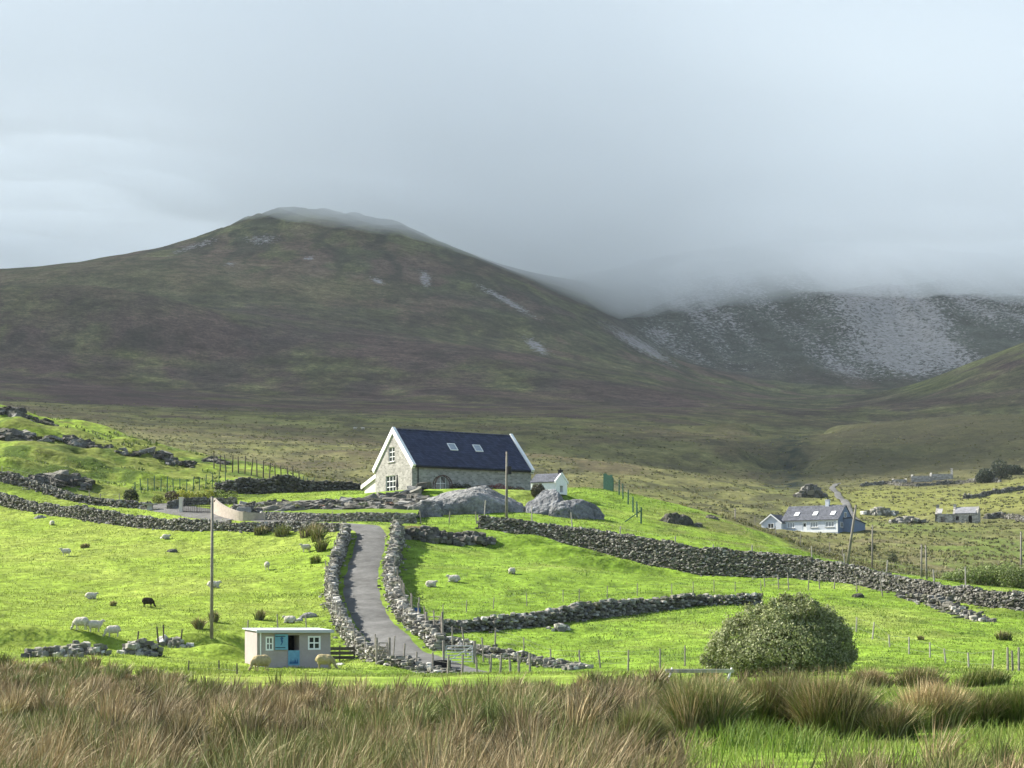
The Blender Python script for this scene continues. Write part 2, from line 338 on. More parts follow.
def mat_ground():
    m = bpy.data.materials.new('land'); m.use_nodes = True
    nt = m.node_tree; N = nt.nodes; L = nt.links; b = N['Principled BSDF']
    b.inputs['Roughness'].default_value = 1; b.inputs['Specular IOR Level'].default_value = .05
    tc = N.new('ShaderNodeTexCoord'); a = N.new('ShaderNodeAttribute'); a.attribute_name = 'col'
    g = N.new('ShaderNodeSeparateXYZ'); L.new(tc.outputs['Object'], g.inputs[0])
    c = a.outputs['Color']
    def nz(scale, lo, hi, w, det=5, f0=.3, f1=.7):
        t = N.new('ShaderNodeTexNoise'); t.inputs['Scale'].default_value = scale; t.inputs['Detail'].default_value = det; t.inputs['Roughness'].default_value = .65
        L.new(tc.outputs['Object'], t.inputs['Vector'])
        r = N.new('ShaderNodeMapRange'); r.inputs[1].default_value = f0; r.inputs[2].default_value = f1; r.inputs[3].default_value = lo; r.inputs[4].default_value = hi
        L.new(t.outputs['Fac'], r.inputs[0]); return t, r
    def dist(a0, a1, o0, o1):
        r = N.new('ShaderNodeMapRange'); r.inputs[1].default_value = a0; r.inputs[2].default_value = a1; r.inputs[3].default_value = o0; r.inputs[4].default_value = o1
        L.new(g.outputs[1], r.inputs[0]); return r
    fars = dist(500, 1600, 0, 1)
    for (sc, lo, hi, far) in ((.35, .68, 1.28, None), (.95, .62, 1.26, False), (2.4, .75, 1.25, False), (.06, .6, 1.4, True), (.22, .55, 1.45, True), (.018, .62, 1.4, True)):
        t, r = nz(sc, lo, hi, 1)
        mx = N.new('ShaderNodeMix'); mx.data_type = 'RGBA'; mx.blend_type = 'MULTIPLY'; mx.inputs[0].default_value = 1
        if far: L.new(fars.outputs[0], mx.inputs[0])
        L.new(c, mx.inputs[6]); L.new(r.outputs[0], mx.inputs[7]); c = mx.outputs[2]
    # scree: alpha of the attribute is how likely bare stone is, broken up by noise
    t, r = nz(.17, 0, 1, 1, 6, .34, .66); t.inputs['Roughness'].default_value = .8
    sub = N.new('ShaderNodeMath'); sub.operation = 'SUBTRACT'; L.new(a.outputs['Alpha'], sub.inputs[0]); L.new(r.outputs[0], sub.inputs[1])
    sm = N.new('ShaderNodeMapRange'); sm.inputs[1].default_value = 0; sm.inputs[2].default_value = .09; L.new(sub.outputs[0], sm.inputs[0])
    mx = N.new('ShaderNodeMix'); mx.data_type = 'RGBA'; L.new(sm.outputs[0], mx.inputs[0]); L.new(c, mx.inputs[6])
    t2, r2 = nz(.15, .7, 1.25, 1)
    sc_ = N.new('ShaderNodeMix'); sc_.data_type = 'RGBA'; sc_.blend_type = 'MULTIPLY'; sc_.inputs[0].default_value = 1; sc_.inputs[6].default_value = (.25, .25, .262, 1); L.new(r2.outputs[0], sc_.inputs[7])
    L.new(sc_.outputs[2], mx.inputs[7]); c = mx.outputs[2]
    L.new(c, b.inputs['Base Color'])
    bt = N.new('ShaderNodeTexNoise'); bt.inputs['Scale'].default_value = .9; bt.inputs['Detail'].default_value = 5; L.new(tc.outputs['Object'], bt.inputs['Vector'])
    bp = N.new('ShaderNodeBump'); bp.inputs['Strength'].default_value = .8; bp.inputs['Distance'].default_value = .35; L.new(bt.outputs['Fac'], bp.inputs['Height'])
    bt2 = N.new('ShaderNodeTexNoise'); bt2.inputs['Scale'].default_value = .045; bt2.inputs['Detail'].default_value = 8; bt2.inputs['Roughness'].default_value = .7; L.new(tc.outputs['Object'], bt2.inputs['Vector'])
    bp2 = N.new('ShaderNodeBump'); bp2.inputs['Distance'].default_value = 9; L.new(dist(300, 1500, 0, .9).outputs[0], bp2.inputs['Strength']); L.new(bt2.outputs['Fac'], bp2.inputs['Height'])
    L.new(bp.outputs[0], bp2.inputs['Normal']); L.new(bp2.outputs[0], b.inputs['Normal'])
    return m
M_LAND = mat_ground()

# ------------------------------------------------------------------ ground sheets
def rush_zone(px, d, x, y):
    """how much of the ground is under dense rushes"""
    far = np.interp(px, [0, 140, 190, 250, 380, 520, 580, 700], [108, 104, 86, 71, 70, 73, 84, 90]) + 9 * fbm(x / 6, y / 6, 3, 61)
    left = (1 - sstep(far - 3, far + 1, d))
    gap = sstep(640, 760, px + 60 * fbm(x / 7, y / 7, 2, 62)) * sstep(22, 28, d + 5 * fbm(x / 3, y / 3, 2, 63))
    return left * (1 - gap)

def mixc(a, b, t): return a + (np.asarray(b) - a) * np.asarray(t)[..., None]
def ground_colour(x, y, z):
    d = np.maximum(y, 3.0); px = x / d * F + CX; py = HY - z * F / d
    n1 = fbm(x / 14, y / 14, 4, 101); n2 = fbm(x / 4, y / 4, 3, 102); n3 = fbm(x / 90, y / 90, 5, 103); n4 = fbm(x / 300, y / 200, 5, 104); n5 = fbm(x / 30, y / 60, 5, 105)
    # moor
    col = np.empty(x.shape + (3,)); col[...] = (.105, .105, .042)
    col = mixc(col, (.135, .15, .045), sstep(-.05, .45, n3 + .4 * n5))
    col = mixc(col, (.085, .07, .042), sstep(.0, .45, n5 - .5 * n3) * .8)
    n6 = fbm(x / 9, y / 14, 4, 106); col = mixc(col, (.05, .05, .028), sstep(.05, .4, n6 - .3 * n5) * .75); col = mixc(col, (.17, .165, .07), sstep(.1, .45, -n6 + .3 * n3) * .6)
    # darker green along the cleft on the right and rough ground below it
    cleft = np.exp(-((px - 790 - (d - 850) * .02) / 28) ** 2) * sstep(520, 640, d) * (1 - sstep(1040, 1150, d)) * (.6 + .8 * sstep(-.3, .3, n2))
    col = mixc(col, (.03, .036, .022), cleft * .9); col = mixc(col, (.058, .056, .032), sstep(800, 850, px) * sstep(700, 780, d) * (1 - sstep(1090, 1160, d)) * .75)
    # yellow-green grazing on the right, by the far ruins
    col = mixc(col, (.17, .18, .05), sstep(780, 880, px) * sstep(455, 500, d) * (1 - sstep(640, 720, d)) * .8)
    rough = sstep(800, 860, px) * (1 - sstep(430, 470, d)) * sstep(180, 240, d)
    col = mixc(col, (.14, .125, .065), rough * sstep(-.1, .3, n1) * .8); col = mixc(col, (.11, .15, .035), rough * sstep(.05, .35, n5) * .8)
    # heather belt and mountain
    hb = sstep(850, 1250, d + 380 * n4 + 160 * n5 - .35 * np.clip(px - 150, -200, 600) * (px < 900)) * (1 - sstep(1900, 2500, d))
    n7_ = fbm(x / 30, y / 70, 4, 131); col = mixc(col, (.078, .048, .048), hb * sstep(-.55, .15, n3 + n4 * .6 + .5 * n7_) * .95); col = mixc(col, (.035, .032, .026), hb * sstep(.1, .4, n7_) * .6)
    mt = sstep(1500, 2000, d)
    mc = mixc(np.broadcast_to(np.array([.060, .064, .036]), col.shape), (.088, .088, .042), sstep(.0, .4, n4 + .5 * n3))
    mc = mixc(mc, (.052, .042, .040), sstep(-.05, .35, -n4 + .7 * n3) * .8)
    n7 = fbm(x / 48, y / 90, 4, 121); n8 = fbm(x / 17, y / 40, 3, 122); n9 = 1 - np.abs(fbm(x / 60 + n4, y / 420, 4, 123))
    mc = mixc(mc, (.092, .062, .054), sstep(.0, .35, n7 + .6 * n3 + .25 * n8) * .85 * (1 - sstep(2450, 2700, d)))
    mc = mixc(mc, (.10, .105, .048), sstep(.12, .45, -n7 + .5 * n4 + .3 * n8) * .8)
    mc = mixc(mc, (.022, .026, .018), sstep(.80, .97, n9 + .12 * n8) * .7)
    mc = mixc(mc, (.028, .03, .022), sstep(.2, .5, n8 - .2 * n7) * .55)
    mc = mixc(mc, (.045, .052, .045), sstep(2450, 2750, d) * sstep(520, 640, px))
    mc = mixc(mc, (.115, .115, .055), np.exp(-((px - 120) / 170) ** 2 - ((py - 285) / 28) ** 2) * .55 * sstep(-.5, .2, n7 + n3))
    mc = mixc(mc, (.062, .045, .048), np.exp(-((px - 290) / 75) ** 2 - ((py - 325) / 24) ** 2) * .7)
    mc = mixc(mc, (.12, .115, .055), np.exp(-((px - 330) / 60) ** 2 - ((py - 290) / 12) ** 2) * .6)
    mc = mc * 1.22
    col = mixc(col, mc, mt * (1 - .45 * hb))
    # bright strips: pale green patches on the left flank, the pale spur on the right
    for (p, q, sx, sy, a, cc) in ((150, 358, 45, 5, .8, (.15, .16, .05)), (20, 395, 30, 4, .7, (.15, .16, .05)), (300, 408, 60, 5, .5, (.16, .17, .06)), (560, 400, 50, 3, .4, (.14, .13, .05)),
                              (930, 385, 55, 12, .85, (.11, .125, .04)), (985, 364, 50, 12, .95, (.17, .18, .065)), (1010, 350, 40, 9, .9, (.17, .18, .065))):
        col = mixc(col, cc, a * np.exp(-((px - p) / sx) ** 2 - ((py - q - (px - p) * .12 * (p < 600)) / sy) ** 2) * (d > 900) * sstep(-.5, .2, n5 + n3) * ((p < 600) | (d < 2150)))
    # fields
    grass = np.empty_like(col); grass[...] = (.150, .235, .028)
    grass = mixc(grass, (.19, .245, .048), sstep(-.1, .5, n1 + .5 * n2)); grass = mixc(grass, (.065, .11, .016), sstep(.1, .5, n2 - .6 * n1) * .28); grass = mixc(grass, (.06, .10, .018), sstep(.18, .42, fbm(x / 2.0, y / 3.0, 3, 603)) * .5); grass = mixc(grass, (.215, .262, .04), (1 - sstep(250, 420, px)) * .4); grass = grass * 1.06
    crest = np.interp(px, [-700, 100, 250, 330, 360, 560, 640, 700, 760, 860, 960, 1724], [315, 312, 290, 262, 258, 256, 252, 240, 226, 205, 185, 185])
    wf = 1 - sstep(crest - 4, crest + 10, d + 5 * n2)
    kn = (1 - sstep(260, 330, px)) * sstep(232, 244, d)
    grass = mixc(grass, (.115, .125, .035), kn * sstep(.0, .35, n2 + .6 * n1) * .7); grass = mixc(grass, (.045, .075, .016), kn * sstep(.05, .35, -n2 + .4 * n1) * .85)
    br = sstep(640, 700, px) * sstep(196, 206, d); grass = mixc(grass, (.12, .12, .045), br * sstep(-.1, .3, n2) * .7)
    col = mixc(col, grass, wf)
    rz = rush_zone(px, d, x, y)
    col = mixc(col, mixc(np.broadcast_to(np.array([.055, .042, .022]), col.shape), (.07, .085, .025), sstep(0, .4, n2)), rz * .95)
    # bare reddish earth bank by the top of the road
    col = mixc(col, (.12, .08, .05), np.exp(-((px - 415) / 16) ** 2 - ((d - 196) / 4) ** 2) * .9 * (px > 398))
    # scree
    sc = np.zeros_like(d)
    cor = sstep(2500, 2660, d) * sstep(600, 640, px)
    str_ = fbm(x / 45 + y / 160, y / 500, 4, 201); big = fbm(x / 170, y / 300, 4, 202)
    sc = cor * (.42 + .08 * np.exp(-((px - 890) / 150) ** 2) + .42 * str_ + .35 * big)
    for (p, q, sx, sy, sl, a) in ((425, 279, 6, 9, .5, .9), (378, 281, 10, 3, .3, .8), (505, 300, 34, 4, .55, .8), (536, 346, 13, 6, .6, .9), (308, 258, 8, 3, 0, .7), (262, 240, 22, 6, 0, .55), (230, 264, 6, 3, 0, .6), (195, 246, 30, 4, -.3, .55), (640, 345, 40, 8, .55, .75),
                                  (660, 335, 25, 14, .2, .6), (720, 325, 20, 16, -.5, .5), (508, 358, 9, 4, .2, .7)):
        k = np.exp(-((px - p) / sx) ** 2 - ((py - q - (px - p) * sl) / sy) ** 2) * (d > 2000)
        sc = np.maximum(sc, k * a)
    sc = np.where(d > 1900, np.clip(sc, 0, .72), 0)
    return np.concatenate([col, sc[..., None]], -1)

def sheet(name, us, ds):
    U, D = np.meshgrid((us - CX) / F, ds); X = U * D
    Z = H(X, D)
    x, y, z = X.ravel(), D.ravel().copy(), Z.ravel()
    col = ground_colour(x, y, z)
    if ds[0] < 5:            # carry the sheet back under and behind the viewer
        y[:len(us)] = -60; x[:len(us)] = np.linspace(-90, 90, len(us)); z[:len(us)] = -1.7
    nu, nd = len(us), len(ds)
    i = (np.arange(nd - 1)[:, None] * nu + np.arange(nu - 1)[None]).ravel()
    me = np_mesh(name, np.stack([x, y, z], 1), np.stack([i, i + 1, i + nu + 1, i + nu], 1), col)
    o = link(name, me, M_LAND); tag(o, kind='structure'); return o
us = np.arange(-700, 1725, 3.0)
sheet('ground', us, np.concatenate([np.geomspace(3, 100, 240, endpoint=False), np.geomspace(100, 330, 300)]))
sheet('hillside', us, np.geomspace(330, 1500, 260))
sheet('mountain', us, np.geomspace(1500, 4600, 330))

# ------------------------------------------------------------------ road and drive
def mat_road():
    m = mat('worn tarmac', (.108, .107, .102), rough=.9, noise=[(.35, .62, 1.35), (2.2, .75, 1.2), (30, .85, 1.15)], bump=(25, .4, .03)); return m
M_ROAD = mat_road()
def offset_line(L, o):
    t = np.gradient(L, axis=0); t /= np.linalg.norm(t, axis=1)[:, None]
    return L + np.stack([-t[:, 1], t[:, 0]], 1) * o
def strip(name, L, half, m, lift=.05, nc=7):
    L = np.asarray(L); offs = np.linspace(-half, half, nc)
    P = np.stack([offset_line(L, o * (1 + .0)) for o in offs], 1)
    P = P + 0.0
    edge = np.array([1] + [0] * (nc - 2) + [1])
    jit = fbm(P[..., 0] / 1.3, P[..., 1] / 1.3, 2, 77) * .25
    t = np.gradient(L, axis=0); t /= np.linalg.norm(t, axis=1)[:, None]
    nrm = np.stack([-t[:, 1], t[:, 0]], 1)
    P = P + nrm[:, None, :] * (jit * edge)[..., None]
    Z = H(P[..., 0], P[..., 1]) + lift - .09 * edge
    V = np.concatenate([P, Z[..., None]], -1).reshape(-1, 3)
    n = len(L); i = (np.arange(n - 1)[:, None] * nc + np.arange(nc - 1)).ravel()
    return tag(link(name, np_mesh(name, V, np.stack([i, i + nc, i + nc + 1, i + 1], 1)), m), kind='structure')
RL = smooth_line(poly_xy(ROAD), .6)
strip('road', RL, 1.65, M_ROAD)
strip('yard', RL[:40], 3.6, M_ROAD, lift=.09)
far_track = smooth_line([tuple(at(p, q, 400)[:2]) for p, q in ((858, 527), (850, 515), (846, 504), (838, 496), (832, 489), (838, 484))], 3)
strip('path', far_track, 1.0, M_ROAD, lift=.35)

# ------------------------------------------------------------------ stones and dry stone walls
_bm = bmesh.new(); bmesh.ops.create_cube(_bm, size=2)
bmesh.ops.bevel(_bm, geom=_bm.edges[:], offset=.24, segments=1, affect='EDGES'); bmesh.ops.triangulate(_bm, faces=_bm.faces)
_bm.verts.index_update()
STV = np.array([v.co[:] for v in _bm.verts]); STT = np.array([[v.index for v in f.verts] for f in _bm.faces]); _bm.free()
STONE_COLS = np.array([(.20, .19, .165), (.14, .135, .12), (.25, .24, .20), (.10, .095, .085), (.18, .17, .14), (.33, .32, .29), (.13, .13, .09)])
def stones_mesh(name, cen, size, yaw, jitter=.22, dark=1.0, tilt=.2):
    n = len(cen); k = len(STV)
    V = STV[None] * (1 + rng.uniform(-jitter, jitter, (n, k, 3))) * (size[:, None, :] / 2)
    e = rng.uniform(-tilt, tilt, (n, 2))
    cz, sz = np.cos(yaw), np.sin(yaw)
    cx_, sx_ = np.cos(e[:, 0]), np.sin(e[:, 0]); cy_, sy_ = np.cos(e[:, 1]), np.sin(e[:, 1])
    x, y, z = V[..., 0].copy(), V[..., 1].copy(), V[..., 2].copy()
    y, z = y * cx_[:, None] - z * sx_[:, None], y * sx_[:, None] + z * cx_[:, None]
    x, z = x * cy_[:, None] + z * sy_[:, None], -x * sy_[:, None] + z * cy_[:, None]
    x, y = x * cz[:, None] - y * sz[:, None], x * sz[:, None] + y * cz[:, None]
    V = np.stack([x, y, z], -1) + cen[:, None, :]
    T = (STT[None] + (np.arange(n) * k)[:, None, None]).reshape(-1, 3)
    c = STONE_COLS[rng.integers(0, len(STONE_COLS), n)] * rng.uniform(.7, 1.25, (n, 1)) * dark * 1.3
    return np_mesh(name, V.reshape(-1, 3), T, np.repeat(c, k, 0), smooth=False)
def stone_wall(name, line, hs, thick, label, cat='stone wall', group=None, sz=.34, rub=.12, dark=1.0, ragged=.25, sink=.15, gaps=None):
    """line (n,2) world; hs heights along it"""
    line = np.asarray(line, float)
    seg = np.concatenate([[0], np.cumsum(np.linalg.norm(np.diff(line, axis=0), axis=1))])
    hs = np.interp(seg, np.linspace(0, seg[-1], len(np.atleast_1d(hs))), np.atleast_1d(hs)) if np.ndim(hs) else np.full(len(seg), hs)
    cen, size, yaw = [], [], []
    s = 0.0; z0 = None
    sz *= .68; rowh = sz * .55
    nmax = int(max(hs) * 1.4 / rowh) + 2
    zl = H(line[:, 0], line[:, 1])
    for r in range(nmax):
        s = random.uniform(0, sz)
        while s < seg[-1]:
            L = sz * random.uniform(.65, 1.6)
            m = s + L / 2
            x, y = np.interp(m, seg, line[:, 0]), np.interp(m, seg, line[:, 1]); zb = np.interp(m, seg, zl)
            x2, y2 = np.interp(m + .3, seg, line[:, 0]), np.interp(m + .3, seg, line[:, 1]); x1, y1 = np.interp(m - .3, seg, line[:, 0]), np.interp(m - .3, seg, line[:, 1])
            h = np.interp(m, seg, hs) * (1 + ragged * float(fbm(np.array([m / 3.0]), np.array([line[0, 0]]), 3, 300)[0]))
            zc = (r + .5) * rowh - sink
            if zc < h:
                cap = zc + rowh >= h
                a = math.atan2(y2 - y1, x2 - x1)
                o = random.gauss(0, rub * .5)
                tt = thick * (1 - .35 * zc / max(h, .3)) * random.uniform(.85, 1.1)
                cen.append((x - math.sin(a) * o, y + math.cos(a) * o, zb + zc + random.uniform(-.04, .04)))
                size.append((L * 1.12, tt if not cap else tt * random.uniform(.6, 1), rowh * random.uniform(1.0, 1.4) * (random.uniform(1, 1.7) if cap else 1)))
                yaw.append(a + random.gauss(0, .12 if not cap else .5))
            s += L
    # fallen stones at the foot
    for i in range(int(seg[-1] * rub * 6)):
        m = random.uniform(0, seg[-1]); a = random.uniform(0, 6.28); o = random.choice((-1, 1)) * (thick * .5 + abs(random.gauss(0, .35)))
        j = int(np.searchsorted(seg, m).clip(1, len(seg) - 1)); t = line[j] - line[j - 1]; t = t / np.linalg.norm(t)
        x = np.interp(m, seg, line[:, 0]) - t[1] * o; y = np.interp(m, seg, line[:, 1]) + t[0] * o
        q = sz * random.uniform(.5, 1.1); cen.append((x, y, h1(x, y) + q * .15)); size.append((q * 1.3, q, q * .7)); yaw.append(a)
    me = stones_mesh(name, np.array(cen), np.array(size), np.array(yaw), dark=dark)
    o = link(name, me, M_STONE); return tag(o, label, cat, group)

RW = ROADL
def road_off(off, s0, s1):
    """offset of the road centreline between two of its control points (by index, fractional)"""
    P = poly_xy(ROAD); L = smooth_line(P, .8)
    def idx(s): 
        k = int(s); q = P[k] + (P[min(k + 1, len(P) - 1)] - P[k]) * (s - k); return int(np.argmin(((L - q) ** 2).sum(1)))
    return offset_line(L, off)[idx(s0):idx(s1) + 1]
# the road runs towards the viewer: its left side in the picture is the +... side
stone_wall('stone_wall', road_off(-2.45, 5.6, 13.0), [1.2, 1.25, 1.25, 1.2, 1.1, .9], .8, 'grey dry stone wall along the left edge of the rising drive, nearest the shed', sz=.33, rub=.22)
stone_wall('stone_wall', road_off(2.5, 6.0, 12.6), [1.4, 1.3, 1.2, 1.15, 1.1, .9], .85, 'thick tumbled dry stone wall along the right edge of the rising drive', sz=.34, rub=.32)
stone_wall('stone_wall', smooth_line(poly_xy(WALL_L), 1), [1.2, 1.2, 1.2, 1.25, 1.15, .85, .75], .65, 'long dark dry stone wall across the top of the left sheep field', sz=.34, rub=.2, dark=.72)
stone_wall('stone_wall', smooth_line(poly_xy([(-80, 0, 252), (0, 0, 243), (60, 0, 236), (110, 0, 231), (150, 0, 228)]), 1), [1.2, 1.1, .9, .7], .7, 'short upper stone wall behind the long field wall, below the green knoll', sz=.36, rub=.3, dark=.7)
stone_wall('stone_wall', smooth_line(poly_xy(WALL_R), 1), WALL_RH, .8, 'high dark retaining stone wall running down to the right below the crest', sz=.34, rub=.12, dark=.62, ragged=.1)  # stone colour lowered to add the shade of the side facing the viewer
stone_wall('stone_wall', smooth_line(poly_xy(WALL_M), 1), [.8, .9, 1.1, 1.2, 1.1, 1.0, .9, .8], .75, 'low stone wall dividing the two right-hand green fields, ending behind the bush', sz=.34, rub=.4, dark=.8)
stone_wall('stone_wall', smooth_line([tuple(at(p, q, 130, 185)[:2]) for p, q in ((906, 597), (925, 602), (945, 608), (965, 615), (985, 622))], 1), [.7, .5, .6, .45, .25], .8, 'ragged broken stone wall below the retaining wall at the far right', dark=.7, sz=.46, rub=.9, ragged=.35)
stone_wall('stone_wall', road_off(-2.3, 13.1, 15.0), [.55, .45, .45, .5, .5], .6, 'knee-high line of loose stones edging the foot of the drive', sz=.3, rub=.9, ragged=.5)
stone_wall('stone_wall', smooth_line(poly_xy([(436, 0, 137), (470, 0, 134), (505, 0, 131), (540, 0, 127), (566, 0, 122.5)]), 1), [.5, .45, .4, .35, .3], .6, 'low crumbling row of pale stones between the metal gate and the lower field', sz=.3, rub=.9, ragged=.5)
stone_wall('stone_wall', smooth_line([tuple(gd(p, d)[:2]) for p, d in ((417, 203), (380, 204), (340, 206), (300, 208.5), (262, 212))], 1), [.95, .9, .9, .85, .8], .5, 'neat low grey retaining wall holding the garden lawn at the head of the drive', sz=.3, rub=.02, ragged=.03, dark=.8)
stone_wall('stone_wall', smooth_line([tuple(gd(p, d)[:2]) for p, d in ((215, 248), (240, 247), (275, 247), (310, 249), (345, 251), (362, 252))], 1), [1.2, 1.8, 2.0, 1.7, 1.3, .8], .9, 'dark mossy stone bank wall left of the house, under the wire fence', sz=.42, rub=.3, dark=.42)
# tumbled remains at the edge of the rushes
def rubble(px, py, w, n, label, hh=.5, dark=1.0, dmin=100, dmax=260, group=None, sz=.36):
    p = at(px, py, dmin, dmax); cen = []; size = []; n = int(n * 1.6)
    for i in range(n):
        x = p.x + random.gauss(0, w * .36); y = p.y + random.gauss(0, w * .15); q = sz * random.uniform(.5, 1.3)
        t = max(0, 1 - ((x - p.x) / w) ** 2 - ((y - p.y) / (w * .4)) ** 2) * hh
        cen.append((x, y, h1(x, y) + t * random.random() + q * .1)); size.append((q * 1.3, q, q * .75))
    me = stones_mesh('rubble_heap', np.array(cen), np.array(size), rng.uniform(0, 6, n), dark=dark)
    return tag(link('rubble_heap', me, M_STONE), label, 'stone heap', group)
rubble(52, 656, 2.4, 60, 'low heap of grey stones at the rush edge, leftmost of the heaps')
rubble(76, 654, 1.6, 40, 'grey stone heap right beside the leftmost heap, under the dark bank', .7)
rubble(98, 655, .8, 16, 'small patch of loose stones between two larger stone heaps')
rubble(142, 655, 1.5, 55, 'tall pile of pale stones at the rush edge below a leaning post', .9)
rubble(178, 646, 1.0, 22, 'small stone pile beside the broken fence posts left of the shed', .4)
rubble(430, 541, 3.4, 90, 'spill of dark rocks on the earth bank right of the drive head', 1.1, .6, 185, 215, sz=.6)
rubble(470, 543, 2.6, 60, 'clump of mossy dark rocks under the grey boulders right of the drive', .9, .5, 185, 215, sz=.6)
rubble(560, 629, .9, 14, 'few loose stones in the grass just below the dividing wall', .3, 1.1, 125, 160)
rubble(775, 668, 1.0, 14, 'few pale stones at the rush edge beside the big bush', .2, 1.1)
rubble(575, 669, .8, 12, 'few pale stones at the end of the crumbling stone row', .2, 1.2)
rubble(880, 515, 5, 70, 'scatter of pale boulders on the slope between blue bungalow and ruin', 1.5, 1.1, 380, 520, sz=1.0)
rubble(905, 523, 5, 60, 'scatter of grey boulders just left of the roofless cottage', 1.2, .9, 380, 520, sz=.9)
rubble(812, 497, 4, 60, 'dark rocky clump in the cleft above the blue bungalow', 3.0, .5, 450, 640, sz=1.6)

# rockery in front of the house
def rockery():
    cen = []; size = []
    for px in np.arange(236, 424, 2.0):
        for k in range(7):
            d = 214.5 + k * 2.0 + random.uniform(-.8, .8); q = random.uniform(.45, 1.1)
            if random.random() < .18: continue
            g = gd(px + random.uniform(-3, 3), d); cen.append((g.x, g.y, g.z + random.uniform(.3, .75))); size.append((q * 1.5, q, q * .75))
    n = len(cen)
    tag(link('rockery', stones_mesh('rockery', np.array(cen), np.array(size), rng.uniform(-.5, .5, n), dark=.5, tilt=.4), M_STONE), 'terraced rockery of dark boulders in front of the stone house', 'rockery')
rockery()

# ------------------------------------------------------------------ outcrops
def ico(sub):
    bm = bmesh.new(); bmesh.ops.create_icosphere(bm, subdivisions=sub, radius=1); bm.verts.index_update()
    V = np.array([v.co[:] for v in bm.verts]); T = np.array([[v.index for v in f.verts] for f in bm.faces]); bm.free(); return V, T
def outcrop(name, loc, rx, ry, rz, label, cat, seed, col=(.26, .26, .25), sub=5, amp=.28, yaw=0, cut=6, group=None, moss=.3, smooth=True, mat_=None, base=-.25):
    V, T = ico(sub); r = np.random.default_rng(seed); V = V.copy()
    for i in range(cut):              # split faces
        n = r.normal(size=3); n[2] = abs(n[2]) * .6; n /= np.linalg.norm(n); t = r.uniform(.55, .9)
        dd = V @ n - t; V -= np.where(dd > 0, dd, 0)[:, None] * n * .9
    s1 = fbm(V[:, 0] * 1.7 + seed, V[:, 1] * 1.7 + V[:, 2] * 1.3, 4, seed); s2 = np.abs(fbm(V[:, 0] * 3.5 + V[:, 2], V[:, 1] * 3.5 - seed + V[:, 2] * 2, 3, seed + 5))
    V *= (1 + amp * s1 - amp * .45 * (1 - s2) ** 3)[:, None]
    c = np.array(col)[None] * (1 + .35 * s1[:, None]) * (.75 + .5 * s2[:, None])
    mm = sstep(.1, .5, fbm(V[:, 0] * 2.2, V[:, 1] * 2.2 + V[:, 2], 3, seed + 9)) * moss
    c = mixc(c, (.09, .11, .035), mm)
    V = V * np.array([rx, ry, rz]); V[:, 2] += base * rz + 0
    o = link(name, np_mesh(name, V, T, c, smooth=smooth), mat_ or M_ROCK, loc=loc); o.rotation_euler = (0, 0, yaw)
    return tag(o, label, cat, group)
def ledge(p, w, h, label):
    cen = []; size = []; yaw = []
    for i in range(int(10 + w * 11)):
        t = random.uniform(-1, 1); x = p.x + t * w; y = p.y + random.gauss(0, .7) + .8 * math.sin(t * 3 + p.x); q = random.uniform(.3, 1.0) * (1 - .5 * abs(t)) * h
        cen.append((x, y, h1(x, y) + random.uniform(-.1, .3) * q)); size.append((q * random.uniform(1.2, 2.4), q * 1.2, q * random.uniform(.5, .9))); yaw.append(random.gauss(-.1, .4))
    me = stones_mesh('rock_ledge', np.array(cen), np.array(size), np.array(yaw), jitter=.3, dark=.5, tilt=.35)
    return tag(link('rock_ledge', me, M_ROCK), label, 'rock')
outcrop('rock_outcrop', gd(470, 216) , 6.3, 3.2, 3.8, 'huge rounded grey outcrop in front of the stone house', 'rock', 3, (.25, .25, .245), moss=.05, amp=.13, base=-.05, cut=5)
outcrop('rock_outcrop', gd(428, 212), 2.6, 2.0, 1.7, 'smooth sloping grey boulder at the left foot of the huge outcrop', 'rock', 5, (.19, .19, .185), moss=.05, amp=.15, base=0)
outcrop('rock_outcrop', gd(545, 216.5), 2.3, 2.2, 2.7, 'blocky grey rock below the white outhouse', 'rock', 9, (.19, .195, .20), moss=.05, amp=.13, cut=4, base=.0)
outcrop('rock_outcrop', gd(574, 215), 3.6, 1.9, 1.75, 'low grey rock tapering right beside the blocky one', 'rock', 12, (.18, .185, .19), moss=.1, amp=.13, cut=4, base=.05)
outcrop('rock_outcrop', at(676, 523, 190), 2.2, 1.5, 1.7, 'dark brown pointed rock on the grassy crest right of the green fence', 'rock', 15, (.10, .095, .08), amp=.3, cut=8)
outcrop('rock_outcrop', at(697, 526, 190), 1.0, .8, .9, 'small dark rock right beside the pointed crest rock', 'rock', 17, (.13, .12, .10), cut=8)
outcrop('rock_outcrop', at(712, 519, 190), .9, .7, .7, 'lone brown boulder on the skyline of the grassy crest', 'rock', 19, (.15, .135, .11))
ledge(at(10, 440, 240, 340), 5.5, 1.9, 'long dark rock ledge at the left edge of the knoll')
ledge(at(78, 444, 240, 340), 4.4, 1.3, 'grey rock ledge in the middle of the green knoll')
ledge(at(158, 456, 240, 340), 5.2, 1.0, 'thin ridge of dark rock on the right end of the knoll')
ledge(at(15, 416, 240, 340), 2.6, 1.2, 'dark rock on the skyline at the top of the knoll')
ledge(at(45, 424, 240, 340), 1.9, .9, 'small dark rock on the knoll skyline right of the top one')
ledge(at(50, 482, 238, 340), 5, 1.7, 'dark craggy face in the shaded hollow of the knoll')
ledge(at(215, 462, 240, 340), 1.6, 1.1, 'dark rock at the left end of the fenced green mound')
outcrop('boulder', at(172, 552, 130), .62, .45, .42, 'dark flat stone in the upper left field', 'boulder', 41, (.10, .10, .095), sub=3)
outcrop('boulder', at(162, 518 + 20, 130), .01 + .35, .3, .25, 'pale stone in the left field above the dark flat one', 'boulder', 43, (.4, .39, .36), sub=3)
